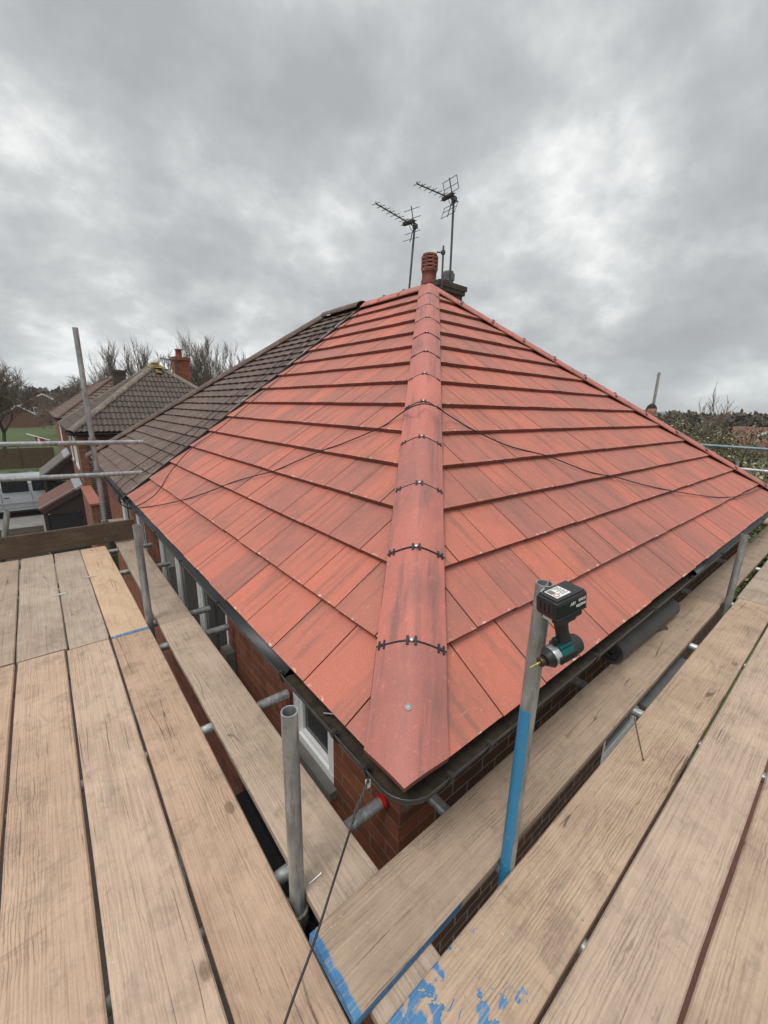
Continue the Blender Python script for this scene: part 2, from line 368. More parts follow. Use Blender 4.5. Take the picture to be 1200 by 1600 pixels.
M_GALV = galv('galvanised_steel'); M_GALVL = galv('galvanised_steel_bright', (.55, .56, .56), .38, rust=.12)
M_GALVB = galv('galvanised_steel_blue', (.36, .37, .36), .5, blue=(4.93, -.77, .64))
M_COUP = galv('coupler_steel', (.30, .28, .26), .5, rust=.6)
M_TILE = tilemat('red_concrete_tile', (.61, .185, .122), (.42, .160, .122), (.22, .120, .095))
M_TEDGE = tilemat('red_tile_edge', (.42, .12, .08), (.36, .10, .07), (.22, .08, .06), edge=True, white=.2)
M_HIP = tilemat('hip_tile_red', (.62, .195, .150), (.44, .165, .135), (.18, .115, .105), white=.25, rot=-45)
M_DARKT = tilemat('brown_concrete_tile', (.165, .100, .075), (.120, .074, .057), (.070, .047, .038), white=0, lichen=.25)
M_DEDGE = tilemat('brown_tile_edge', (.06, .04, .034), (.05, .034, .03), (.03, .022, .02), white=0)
M_GREYT = tilemat('grey_brown_tile', (.105, .078, .058), (.07, .052, .04), (.042, .032, .026), white=0, lichen=.16)
M_LICH = tilemat('lichen_ridge_tile', (.20, .17, .125), (.14, .115, .085), (.09, .07, .055), white=0, lichen=.6)
M_YLICH = simple('yellow_lichen', (.38, .25, .03), .95, c2=(.22, .17, .07), scale=14, bmp=.4)
M_BRICK = brick('red_brick', (.30, .085, .038), (.15, .045, .024), (.24, .16, .11))
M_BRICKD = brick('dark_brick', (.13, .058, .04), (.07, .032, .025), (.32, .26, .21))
M_BRICKF = brick('neighbour_brick', (.30, .11, .06), (.19, .075, .048), (.26, .21, .17))
M_UPVC = simple('white_upvc', (.86, .86, .85), .35, var=.08, bmp=0)
M_BLK = simple('black_plastic', (.022, .023, .025), .42, var=.3, scale=20, bmp=.05)
M_GUT = simple('gutter_plastic', (.018, .018, .018), .5, c2=(.035, .03, .025), scale=9)
M_LIP = simple('gutter_rim', (.05, .05, .053), .35, var=.5, scale=30)
M_DIRT = simple('gutter_silt', (.028, .022, .016), .95, c2=(.07, .05, .03), scale=22, bmp=.8)
M_FASC = simple('fascia_paint', (.05, .035, .03), .6, scale=6)
M_CABLE = simple('cable_rubber', (.012, .012, .013), .5, bmp=0)
M_LEAD = simple('lead_flashing', (.30, .31, .33), .5, scale=6)
M_MORT = simple('mortar', (.36, .32, .28), .95, scale=18, bmp=.5)
M_TERRA = simple('terracotta', (.27, .085, .05), .8, c2=(.14, .05, .035), scale=7)
M_POTG = simple('grey_clay', (.20, .20, .19), .8, scale=7)
M_SCREW = simple('screw_steel', (.7, .7, .68), .3, metal=.6, bmp=0)
M_RED = simple('red_plastic', (.55, .02, .015), .4, bmp=0)
M_ALU = simple('aerial_metal', (.10, .10, .105), .45, metal=.5, bmp=0)
M_ROLL = simple('grey_felt', (.075, .073, .07), .7, scale=12, bmp=.3)
def glass():
    m, t, b = mat('window_glass'); b.inputs['Base Color'].default_value = (.03, .035, .035, 1); b.inputs['Roughness'].default_value = .06
    b.inputs['Specular IOR Level'].default_value = .7; bump(t, b, noise(t, coords(t), 3, 2), .05, .01); return m
M_GLASS = glass()

# ------------------------------------------------------------ geometry helpers for roofs
def clip(poly, a, b, c):
    """keep a*u+b*v+c >= 0"""
    out = []
    for i in range(len(poly)):
        p, q = poly[i], poly[(i+1) % len(poly)]
        dp, dq = a*p[0]+b*p[1]+c, a*q[0]+b*q[1]+c
        if dp >= 0: out.append(p)
        if dp*dq < 0:
            k = dp/(dp-dq); out.append((p[0]+(q[0]-p[0])*k, p[1]+(q[1]-p[1])*k))
    return out
def slope_matrix(o, u, up_run, T):
    """o: eave start, u: unit vector along eave, up_run: horizontal unit vector up the slope"""
    o = Vector(o); u = Vector(u); v = (Vector(up_run) + Vector((0, 0, T))).normalized(); n = u.cross(v)
    if n.z < 0: n = -n
    return Matrix(((u.x, v.x, n.x, o.x), (u.y, v.y, n.y, o.y), (u.z, v.z, n.z, o.z), (0, 0, 0, 1)))
def tile_slope(mb, M, length, run_len, clips, gauge, first, cw, thick=.042, wave=None, blue=0., seed=1, gap=.003, phase=0., brokenbond=True, flat_first=True, tintf=None):
    """courses of single tiles, each a wedge with its nose raised; clips = half-planes in (u,v)"""
    r = random.Random(seed); v0 = 0; k = 0; MI = M.inverted()
    while v0 < run_len:
        g = first if k == 0 else gauge; v1 = min(v0 + g, run_len) + .02
        off = phase + (cw/2 if (k % 2 and brokenbond) else 0)
        j = math.floor(-off/cw) - 1
        while off + j*cw < length:
            u0 = off + j*cw; u1 = u0 + cw; j += 1
            gp = gap * r.choice((.5, .7, .9, 1.1, 1.6)); dn = r.uniform(-.0012, .0015); dv = r.uniform(-.003, .003)
            t = r.random(); tint = (t, r.random(), blue, (lambda co, v0=v0, g=g: min(1, max(0, ((MI @ co).y - v0)/g))))
            segs = wave[0] if wave else 1
            for s_ in range(segs):
                a = u0 + gp + (u1-u0-2*gp)*s_/segs; b_ = u0 + gp + (u1-u0-2*gp)*(s_+1)/segs
                poly = [(a, v0+dv), (b_, v0+dv), (b_, v1), (a, v1)]
                poly = clip(poly, 1, 0, 0); poly = clip(poly, -1, 0, length) if poly else poly
                for c_ in clips:
                    if len(poly) > 2: poly = clip(poly, *c_)
                if len(poly) < 3: continue
                def hf(u, v, u0=u0, v0=v0, g=g, dn=dn):
                    h = thick + dn - (thick-.004) * min(1.0, max(0, (v - v0)/ (g+.02)))
                    if wave: h += wave[1] * (.5 + .5*math.cos(2*math.pi*(u-u0)/cw*wave[2]))
                    return h
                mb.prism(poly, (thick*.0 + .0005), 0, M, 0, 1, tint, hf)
        v0 += g; k += 1

def cap_tiles(parent, name, p0, p1, w, n_, mats, prof, count, clips_on=(True, True), thick=.016, mat_clip=None, seed=3, side_sign=1, end_cut=None, screwmat=None, lift=0.):
    """half-round ridge / hip tiles from p0 (low) to p1, each a part; clips and screws are its sub-parts"""
    r = random.Random(seed); d = (p1-p0); Ln = d.length; d.normalize(); w = Vector(w).normalized(); m = w.cross(d)
    if m.z < 0: m = -m
    objs = []
    for i in range(count):
        a = i*Ln/count; b = (i+1)*Ln/count - .006
        mb = MB(); hw = max(abs(x) for x, _ in prof); k = len(prof); dn = r.uniform(-.002, .002); tint = (r.random(), r.random(), .5 if r.random() < 2 else 0, 1)
        rows = []
        for e, s in enumerate((a, (a+b)/2, b)):
            top = []; bot = []
            for (x, h) in prof:
                ss = s
                if e == 0 and i == 0 and end_cut: ss = s + end_cut * abs(x)/hw
                c_ = p0 + d*ss + w*x*(1.0 + (.02 if e == 0 else 0)) + m*(h+dn+lift)
                top.append(c_); bot.append(c_ - m*(thick + (.028 if (i == 0 and e == 0 and end_cut) else 0)))
            rows.append((top, bot))
        vs = [v for t_, b_ in rows for v in t_ + b_]; q = 2*k; fs = []
        for e in range(2):
            for x in range(k-1):
                fs.append((e*q+x, e*q+x+1, (e+1)*q+x+1, (e+1)*q+x)); fs.append((e*q+k+x+1, e*q+k+x, (e+1)*q+k+x, (e+1)*q+k+x+1))
            fs.append((e*q, (e+1)*q, (e+1)*q+k, e*q+k)); fs.append((e*q+k-1, e*q+2*k-1, (e+1)*q+2*k-1, (e+1)*q+k-1))
        mb.add(vs, fs, 0, tint, True)
        fe = [(e*q+x, e*q+k+x, e*q+k+x+1, e*q+x+1) for e in (0, 2) for x in range(k-1)]
        mb.add(vs, fe, 1, tint)
        o = mb.build(name, mats, parent); objs.append(o)
        es = o.modifiers.new('edges', 'EDGE_SPLIT'); es.split_angle = rad(35)
        if i > 0 and mat_clip:
            # black union strip over the joint, H shaped clips and a screw
            bp = MB(); pts = [p0 + d*(a-.003) + w*x*.99 + m*(h+dn+lift+.0005) for x, h in prof]; bp.tube(pts, .0045, 6); bp.build('joint_strip', mat_clip, o)
            for x0 in (-hw*.84, 0, hw*.84):
                x = x0; h = 0
                for q_ in range(k-1):
                    if prof[q_][0] <= x <= prof[q_+1][0]:
                        f_ = (x-prof[q_][0])/(prof[q_+1][0]-prof[q_][0]); h = prof[q_][1]*(1-f_)+prof[q_+1][1]*f_; sl = (prof[q_+1][1]-prof[q_][1])/(prof[q_+1][0]-prof[q_][0])
                if x0 == 0: sl = 0
                ww = (w + m*sl).normalized(); mn = ww.cross(d)
                if mn.dot(m) < 0: mn = -mn
                Mx = Matrix.Translation(p0 + d*(a-.003) + w*x + m*(h+dn+lift)) @ Matrix((( ww.x, d.x, mn.x, 0), (ww.y, d.y, mn.y, 0), (ww.z, d.z, mn.z, 0), (0,0,0,1)))
                cb = MB(); q_ = 1.0 if x0 == 0 else .75
                cb.box((-.021*q_, -.019, -.001), (-.011*q_, .019, .007), M=Mx); cb.box((.011*q_, -.019, -.001), (.021*q_, .019, .007), M=Mx); cb.box((-.012*q_, -.006, -.001), (.012*q_, .006, .006), M=Mx)
                c_ = cb.build('clip', mat_clip, o, bevel=.0015)
                if x0 == 0 and screwmat:
                    sb = MB(); sb.lathe([(0, .0125), (.004, .0125), (.0085, .0095), (.0085, .006), (0, .006)], Mx, 14); sb.build('screw', screwmat, o)
    return objs

# ------------------------------------------------------------ the house being re-roofed
T = .75; E0 = .715; ZE = 4.652; RUN = 3.65; AP = E0 + RUN; ZA = ZE + T*RUN; YP = 5.77; FARX = E0 + 2*RUN
SL = RUN*math.sqrt(1+T*T); ck = 1/math.sqrt(1+T*T)
house = thing('brick_house', 'brick semi-detached house with a newly tiled red hipped roof inside the scaffolding', 'house', (4.3, 3.3, 0))
mb = MB(); Mf = slope_matrix((E0, E0, ZE), (0, 1, 0), (1, 0, 0), T)      # front slope, facing -X : u=+Y
tile_slope(mb, Mf, YP-E0, SL, [(1, -ck, 0)], .3205, .325, .309, blue=0., seed=5, phase=.302)
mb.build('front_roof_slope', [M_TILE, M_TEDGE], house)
mb = MB(); Ms = slope_matrix((E0, E0, ZE), (1, 0, 0), (0, 1, 0), T)      # side slope, facing -Y : u=+X
tile_slope(mb, Ms, 2*RUN, SL, [(1, -ck, 0), (-1, -ck, 2*RUN)], .3205, .325, .309, blue=1., seed=9, phase=.163)
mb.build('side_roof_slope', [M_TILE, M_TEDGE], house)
mb = MB(); Mb_ = slope_matrix((FARX, E0, ZE), (0, 1, 0), (-1, 0, 0), T)   # rear slope
tile_slope(mb, Mb_, YP-E0, SL, [(1, -ck, 0)], .3205, .325, .309, blue=0., seed=15)
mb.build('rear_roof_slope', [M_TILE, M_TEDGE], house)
# underlay beneath the tiles (black membrane, seen only in the joints)
mb = MB(); und = -.004
P0 = Vector((E0, E0, ZE+und)); PA = Vector((AP, AP, ZA+und)); PR = Vector((AP, YP, ZA+und)); PV = Vector((E0, YP, ZE+und)); PF = Vector((FARX, E0, ZE+und)); PG = Vector((FARX, YP, ZE+und))
mb.add([P0, PA, PR, PV, PF, PG], [(0, 1, 2, 3), (0, 4, 1), (4, 5, 2, 1)]); mb.build('roof_underlay', M_BLK, house)
HPROF = [(x, .064 - .74*(math.sqrt(x*x + .058**2) - .058)) for x in [-.137, -.118, -.095, -.075, -.05, -.03, -.012, 0, .012, .03, .05, .075, .095, .118, .137]]
h0 = Vector((E0-.019, E0-.009, ZE-.014*T+.012)); h1 = Vector((AP, AP, ZA+.012))
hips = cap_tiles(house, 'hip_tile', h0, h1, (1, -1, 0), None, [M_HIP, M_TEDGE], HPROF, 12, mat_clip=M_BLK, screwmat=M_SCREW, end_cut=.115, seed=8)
# screw in the lowest hip tile
d = (h1-h0).normalized(); mN = Vector((1, -1, 0)).normalized().cross(d); mN = mN if mN.z > 0 else -mN
sb = MB(); sp_ = h0 + d*.235 + mN*.064
ww = Vector((1, -1, 0)).normalized()
Mx = Matrix.Translation(sp_) @ Matrix(((ww.x, d.x, mN.x, 0), (ww.y, d.y, mN.y, 0), (ww.z, d.z, mN.z, 0), (0,0,0,1)))
sb.lathe([(0, .008), (.0035, .008), (.0035, .005), (.011, .005), (.012, 0)], Mx, 16); sb.build('screw', M_SCREW, hips[0])
g0 = Vector((FARX+.05, E0-.05, ZE-.05*T+.012))
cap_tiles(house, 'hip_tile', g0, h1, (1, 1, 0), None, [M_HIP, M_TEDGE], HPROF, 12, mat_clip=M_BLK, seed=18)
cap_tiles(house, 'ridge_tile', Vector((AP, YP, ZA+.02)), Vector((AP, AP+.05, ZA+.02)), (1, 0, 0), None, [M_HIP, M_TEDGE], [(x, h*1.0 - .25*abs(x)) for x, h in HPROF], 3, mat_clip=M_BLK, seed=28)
# three-way junction cap at the apex
mb = MB(); mb.lathe([(.15, -.10), (.12, -.055), (.075, -.005), (.03, .035), (0, .043)], Matrix.Translation((AP, AP, ZA+.03)), 16); mb.build('apex_cap', M_HIP, house)
# ribbed dry-hip trays showing either side of the hip tiles
for sgn in (-1, 1):
    mb = MB(); Lh = (h1-h0).length; q = .16 if sgn < 0 else .50
    while q < Lh - .15:
        o_ = h0 + d*q; slope_n = Vector((-T, 0, 1)).normalized() if sgn < 0 else Vector((0, -T, 1)).normalized()
        c_ = o_ + ww*sgn*.130; c_ = c_ + mN*(-.052)
        Mx = Matrix.Translation(c_) @ Matrix(((ww.x, d.x, mN.x, 0), (ww.y, d.y, mN.y, 0), (ww.z, d.z, mN.z, 0), (0,0,0,1))) @ Matrix.Rotation(-sgn*rad(-27), 4, 'Y')
        mb.box((-.010, -.0032, -.006), (.010, .0032, .010), M=Mx); q += .0105
    mb.build('hip_tray', M_BLK, house)
# party-line bonding strip
mb = MB(); Mv = slope_matrix((E0-.05, YP, ZE-.05*T), (0, 1, 0), (1, 0, 0), T)
mb.box((0.0, 0, .0), (.028, SL+.06, .052), M=Mv); mb.box((.028, 0, -.01), (.085, SL+.06, .030), M=Mv); mb.build('bonding_strip', M_BLK, house, bevel=.004)
mb = MB(); r = random.Random(4); v = .15; MF = []
while v < SL-.1:
    l_ = r.uniform(.05, .12); MF.append((v, .10 + (r.uniform(.02, .07) if r.random() < .45 else 0))); v += l_
mb.prism([(.07, MF[0][0])] + [(w_, v) for v, w_ in MF] + [(.07, MF[-1][0])], -.005, .034, Mv)
mb.build('mortar_fillet', M_MORT, house)

# walls with openings
def wall_panels(mb, axis, at_, thick, u0, u1, z0, z1, holes, mat=0):
    """axis 'x': wall in plane x=at_, u=y ; axis 'y': wall in plane y=at_, u=x.  thickness goes towards +axis"""
    us = sorted({u0, u1, *[h[0] for h in holes], *[h[1] for h in holes]})
    for a, b in zip(us[:-1], us[1:]):
        zs = z0
        for h in sorted([h for h in holes if h[0] < b - 1e-6 and h[1] > a + 1e-6], key=lambda h: h[2]):
            if h[2] > zs: _wb(mb, axis, at_, thick, a, b, zs, h[2], mat)
            zs = h[3]
        if zs < z1: _wb(mb, axis, at_, thick, a, b, zs, z1, mat)
def _wb(mb, axis, p, t, a, b, z0, z1, mat):
    if axis == 'x': mb.box((p, a, z0), (p+t, b, z1), mat)
    else: mb.box((a, p, z0), (b, p+t, z1), mat)
def window(parent, axis, p, u0, u1, z0, z1, bars=(), fr=.055, sill=True, name='window', depth=.06, glassmat=None, frmat=None):
    """uPVC window: frame mesh with pane and sill sub-parts. p = outer face of the wall; faces -axis"""
    def bx(m_, a, b, c, d_, e, f): m_.box((e, a, c), (f, b, d_)) if axis == 'x' else m_.box((a, e, c), (b, f, d_))
    m_ = MB(); q0 = p+.004; q1 = q0+depth
    bx(m_, u0, u1, z0, z0+fr, q0, q1); bx(m_, u0, u1, z1-fr, z1, q0, q1); bx(m_, u0, u0+fr, z0+fr, z1-fr, q0, q1); bx(m_, u1-fr, u1, z0+fr, z1-fr, q0, q1)
    for b_ in bars: bx(m_, b_-fr*.6, b_+fr*.6, z0+fr, z1-fr, q0, q1)
    # inner step of the sash
    ed = [u0+fr] + [x for b_ in bars for x in (b_-fr*.6, b_+fr*.6)] + [u1-fr]
    for a, b_ in zip(ed[::2], ed[1::2]):
        s_ = fr*.55
        bx(m_, a, b_, z0+fr, z0+fr+s_, q0+.014, q1); bx(m_, a, b_, z1-fr-s_, z1-fr, q0+.014, q1); bx(m_, a, a+s_, z0+fr+s_, z1-fr-s_, q0+.014, q1); bx(m_, b_-s_, b_, z0+fr+s_, z1-fr-s_, q0+.014, q1)
    o = m_.build(name, frmat or M_UPVC, parent, bevel=.004 if p < 2 and axis == 'x' and u0 < 6 else 0)
    g = MB(); bx(g, u0+.02, u1-.02, z0+.02, z1-.02, q1-.028, q1-.02); g.build('pane', glassmat or M_GLASS, o)
    if sill:
        s_ = MB(); bx(s_, u0-.03, u1+.03, z0-.045, z0+.005, p-.045, p+.1); s_.build('sill', M_SILL, o)
    return o
M_SILL = simple('concrete_sill', (.20, .19, .17), .8, scale=10)
WX = .90; WY = .935; WT = .22; ZS = 4.47
mb = MB()
win1 = (1.43, 1.87, 3.90, 4.38); win2 = (2.95, 5.35, 3.30, 4.34)
wall_panels(mb, 'x', WX, WT, WY, YP, 0, ZS+.12, [win1, win2, (2.6, 5.4, .5, 2.0)])
mb.build('front_wall', M_BRICK, house)
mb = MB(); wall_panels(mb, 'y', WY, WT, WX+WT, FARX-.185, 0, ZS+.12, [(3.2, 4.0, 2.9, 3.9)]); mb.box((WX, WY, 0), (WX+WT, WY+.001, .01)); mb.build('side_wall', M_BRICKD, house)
mb = MB(); mb.box((FARX-.185-WT, WY+WT, 0), (FARX-.185, YP, ZS+.1)); mb.build('rear_wall', M_BRICK, house)
window(house, 'x', WX, *win1)
window(house, 'x', WX, *win2, bars=(3.75, 4.55))
window(house, 'x', WX, 2.6, 5.4, .5, 2.0, bars=(3.5, 4.5))
window(house, 'y', WY, 3.2, 4.0, 2.9, 3.9)
# boxed side of the big window (pale panel under the window) and brick lintel strip
mb = MB(); mb.box((WX-.075, 2.80, 3.52), (WX-.002, 2.93, 3.98)); mb.build('bay_side', M_SILL, house, bevel=.006)
# soffit, fascia
mb = MB(); mb.box((.792, .792, 4.465), (.90-.002, YP, 4.478)); mb.box((.90, .792, 4.465), (FARX-.08, .933, 4.478)); mb.build('soffit', M_FASC, house)
mb = MB(); mb.box((.775, .775, 4.455), (.790, YP, 4.645)); mb.box((.790, .775, 4.455), (FARX-.06, .790, 4.645)); mb.build('fascia', M_FASC, house)
# half-round gutter swept round the corner
def gutter_path(cx, ex, ey, rc=.055, n=7):
    pts = [Vector((cx, ey, 0))]
    yy = ey
    while yy > cx+rc+.5: yy -= .45; pts.append(Vector((cx, yy, 0)))
    pts += [Vector((cx+rc-rc*math.cos(a), cx+rc-rc*math.sin(a), 0)) for a in [math.pi/2*i/n for i in range(n+1)]]
    xx = cx+rc
    while xx < ex-.5: xx += .45; pts.append(Vector((xx, cx, 0)))
    pts.append(Vector((ex, cx, 0))); return pts
def sweep(mb, pts, prof, mat=0, smooth=True, closed=True, wob=0., z0=0.):
    prof = [(x, z+z0) for x, z in prof]
    n = len(pts); k = len(prof); vs = []; r = random.Random(2)
    for i, p in enumerate(pts):
        a = (pts[i]-pts[i-1]).normalized() if i else (pts[1]-pts[0]).normalized()
        b = (pts[i+1]-pts[i]).normalized() if i < n-1 else a
        t = (a+b).normalized(); s_ = Vector((-t.y, t.x, 0)) ; sc = 1/max(.5, t.dot(b))
        for (x, z) in prof: vs.append(p + s_*x*sc + Vector((0, 0, z + (r.uniform(-wob, wob) if wob else 0))))
    fs = [(i*k+j, i*k+(j+1) % k, (i+1)*k+(j+1) % k, (i+1)*k+j) for i in range(n-1) for j in range(k if closed else k-1)]
    mb.add(vs, fs, mat, smooth=smooth)
GC = .722; GZ = 4.637; GR = .057
gp = gutter_path(GC, FARX+.05, YP)
arc = [math.pi + math.pi*i/10 for i in range(11)]
outer = [(GR*math.cos(a), GR*math.sin(a)) for a in arc]; inner = [((GR-.003)*math.cos(a), (GR-.003)*math.sin(a)) for a in reversed(arc)]
mb = MB(); sweep(mb, gp, outer + inner, z0=GZ)
gut = mb.build('gutter', M_GUT, house)
mb = MB(); lip = [( -GR*1.0 + .004*math.cos(a), .001+.004*math.sin(a)) for a in [2*math.pi*i/6 for i in range(6)]]
# (the outer rim is on the side away from the wall)
sweep(mb, gp, [(-x, z) for x, z in lip], z0=GZ); sweep(mb, gp, lip, z0=GZ); mb.build('gutter_rim', M_LIP, gut)
mb = MB(); sweep(mb, gutter_path(GC, 3.6, 1.50), [(-.048, -.030), (-.02, -.034), (.0, -.028), (.02, -.034), (.046, -.030)], closed=False, wob=.004, z0=GZ)
mb.build('gutter_silt', M_DIRT, gut)
def bracket(M):
    mb = MB(); n = 9
    for i in range(n):
        a0 = math.pi + math.pi*i/n; a1 = math.pi + math.pi*(i+1)/n; ra, rb = GR+.0015, GR+.006
        for lo, hi in (((-.014), .014),):
            vs = [M @ Vector((lo, r_*math.cos(a), r_*math.sin(a))) for r_ in (ra, rb) for a in (a0, a1)] + [M @ Vector((hi, r_*math.cos(a), r_*math.sin(a))) for r_ in (ra, rb) for a in (a0, a1)]
            mb.add(vs, [(2, 3, 7, 6), (0, 1, 5, 4), (0, 2, 6, 4), (1, 3, 7, 5), (0, 1, 3, 2), (4, 5, 7, 6)])
    mb.box((-.014, -GR-.007, -.006), (.014, -GR+.010, .007), M=M); mb.box((-.008, -GR-.009, .004), (.008, -GR+.018, .010), M=M)
    mb.build('gutter_bracket', M_GUT, gut)
for y_ in (.87, 1.06, 1.50, 2.35, 3.2, 4.1, 5.0): bracket(Matrix.Translation((GC, y_, GZ)) @ Matrix.Rotation(-math.pi/2, 4, 'Z'))
for x_ in (.87, 1.08, 1.95, 2.75, 3.55, 4.4, 5.3, 6.3, 7.3): bracket(Matrix.Translation((x_, GC, GZ)))
# eaves tray: black felt lapping from under the tiles into the gutter
mb = MB(); sweep(mb, [Vector((0, y_, 0)) for y_ in (YP-.01, 4.8, 4, 3.2, 2.4, 1.52)], [(-.06, .01), (-.035, .002), (-.012, -.02), (.01, -.038)], closed=False)
M_TRAY = simple('eaves_felt', (.014, .015, .017), .42, scale=5, bmp=.04)
e_ = MB(); ys = [1.50, 2.4, 3.2, 4, 4.8, YP-.01]; pr = [(.80, 4.668), (.755, 4.655), (.722, 4.640), (.690, 4.612), (.676, 4.612)]
e_.add([Vector((x, y_, z)) for y_ in ys for x, z in pr], [(i*5+j, i*5+j+1, (i+1)*5+j+1, (i+1)*5+j) for i in range(5) for j in range(4)], smooth=True)
o = e_.build('eaves_tray', M_TRAY, house); so = o.modifiers.new('solid', 'SOLIDIFY'); so.thickness = .003
e_ = MB(); xs = [3.75, 4.6, 5.4, 6.2, 7, FARX]
e_.add([Vector((y_, x, z)) for y_ in xs for x, z in pr], [(i*5+j, i*5+j+1, (i+1)*5+j+1, (i+1)*5+j) for i in range(5) for j in range(4)], smooth=True)
o = e_.build('eaves_tray', M_TRAY, house); so = o.modifiers.new('solid', 'SOLIDIFY'); so.thickness = .003

# chimney stack with pots
ch = MB(); ch.box((5.62, 5.38, 6.0), (6.24, 5.76, 7.80)); ch.box((5.60, 5.35, 7.80), (6.28, 5.78, 7.87)); ch.box((5.58, 5.33, 7.87), (6.31, 5.80, 7.95))
M_STACK = brick('soot_brick', (.10, .07, .055), (.07, .05, .04), (.12, .105, .09))
stack = ch.build('chimney', M_STACK, house)
def pot(px, py, z0, r_, h_, m_, rings):
    mb = MB(); prof = [(r_*1.08, 0), (r_*1.08, h_*.12), (r_*.97, h_*.2), (r_*.97, h_*.42), (r_*1.05, h_*.44), (r_*1.05, h_*.48)]
    mb.lathe(prof + [(r_*.9, h_*.49)], Matrix.Translation((px, py, z0)), 20)
    n = rings
    for i in range(n):                                   # louvred top: stacked bands with open slots and four uprights
        z = z0 + h_*(.5 + .5*i/n)
        mb.lathe([(r_*.98, 0), (r_*.98, h_*.5/n*.55), (r_*.84, h_*.5/n*.55), (r_*.84, 0), (r_*.98, 0)], Matrix.Translation((px, py, z)), 20)
    for a in range(6):
        an = a*math.pi/3 + .3; c_ = Vector((px + r_*.91*math.cos(an), py + r_*.91*math.sin(an), z0 + h_*.48)); mb.box((c_.x-.02, c_.y-.02, c_.z), (c_.x+.02, c_.y+.02, z0+h_-.01))
    mb.lathe([(r_*.98, 0), (r_*.98, .03), (r_*.85, .035), (0, .036)], Matrix.Translation((px, py, z0+h_-.01)), 20)
    mb.lathe([(r_*.5, 0), (r_*.5, h_*.5)], Matrix.Translation((px, py, z0+h_*.47)), 12)
    mb.build('chimney_pot', m_, stack)
pot(5.66, 5.67, 7.93, .130, .46, M_TERRA, 4)
pot(6.08, 5.60, 7.95, .095, .24, M_POTG, 4)

# ------------------------------------------------------------ TV aerials on the stack
def aerial(label, base, top, boom_end, dirs, refl, elen=.16):
    t = thing('tv_aerial', label, 'tv aerial', base, group='tv aerials on the chimney')
    mb = MB(); mb.tube([base, top], .019, 10); mb.build('mast', M_ALU, t)
    top = Vector(top); be = Vector(boom_end); d_ = (be-top); Lb = d_.length; d_.normalize(); s_ = d_.cross(Vector((0, 0, 1))).normalized(); u_ = s_.cross(d_).normalized()
    bm_ = MB(); bm_.tube([top - d_*.10, be], .010, 8)
    b = bm_.build('boom', M_ALU, t)
    el = MB()
    for i in range(dirs):
        p = top + d_*(Lb*(.30 + .695*i/(dirs-1))); l_ = elen*(.62 - .12*i/dirs)
        el.tube([p - s_*l_, p + s_*l_], .0055, 6); el.tube([p + u_*.0 , p + u_*.03], .008, 6)
    el.build('director_rods', M_ALU, t)
    rf = MB(); p = top + d_*.02
    for sg in (1, -1):
        tilt = (u_*.92 - d_*.0 + d_*.35*1).normalized() if sg > 0 else (-u_*.92 + d_*.35).normalized()
        a = p + tilt*.04; c = p + tilt*.30
        rf.tube([p, c], .009, 6)
        for f_ in (refl if sg > 0 else refl):
            q_ = p + tilt*f_; rf.tube([q_ - s_*.17, q_ + s_*.17], .0055, 6)
        if len(refl) > 2:
            for e in (-.165, .16): rf.tube([p + tilt*refl[0] + s_*e, p + tilt*refl[-1] + s_*e], .0055, 6)
    rf.build('reflector', M_ALU, t)
    bx = MB(); q_ = top + d_*(Lb*.17); Mx = Matrix.Translation(q_) @ Matrix(((d_.x, s_.x, u_.x, 0), (d_.y, s_.y, u_.y, 0), (d_.z, s_.z, u_.z, 0), (0,0,0,1)))
    bx.box((-.03, -.12, -.02), (.03, .12, .03), M=Mx); bx.tube([q_ - s_*.17, q_ + s_*.17], .008, 6)
    bx.tube([q_, q_ - u_*.08 - d_*.06, top - u_*.10], .006, 6)
    bx.build('dipole', M_BLK, t, bevel=.005)
    ck_ = MB(); ck_.tube([top - Vector((0, 0, .05)), top + Vector((0, 0, .05))], .032, 8); ck_.box((-.03, -.05, -.03), (.03, .03, .03), M=Matrix.Translation(top)); ck_.build('mast_clamp', M_ALU, t)
    for o in (o for o in COL.objects if o.parent == t): pass
    return t
def ratz(px, py, z): return onz(px, py, z)
a1t = ony(648, 354, 6.15); a1b = Vector((a1t.x-.02, a1t.y+.02, 7.5)); a1b = ony(639, 456, 6.1)
z1 = onz(587, 318, a1t.z)
aerial('smaller television aerial left of the terracotta chimney pot, on a thin dark mast', tuple(a1b), tuple(a1t), tuple(a1t + (z1-a1t)*1.0), 7, (.12, .25))
a2t = ony(709, 312, 5.45); a2b = ony(702, 456, 5.45); z2 = onz(651, 287, a2t.z)
aerial('taller television aerial with a grid reflector, on the mast beside the grey pot', tuple(a2b), tuple(a2t), tuple(z2), 6, (.10, .18, .28))
p_, q_ = ony(690, 450, 5.3), ony(693, 384, 5.3)
t = thing('short_mast', 'short bare mast with a stub clamp between the two chimney pots', 'mast', tuple(p_))
mb = MB(); mb.tube([p_, q_], .016, 8); mb.build('pole', M_ALU, t)
mb = MB(); c_ = q_ - Vector((0, 0, .10)); mb.tube([c_ - Vector((.09, -.06, 0)), c_ + Vector((.03, -.02, 0))], .012, 6); mb.box((-.025, -.025, -.03), (.025, .025, .03), M=Matrix.Translation(c_)); mb.build('stub_bracket', M_ALU, t)

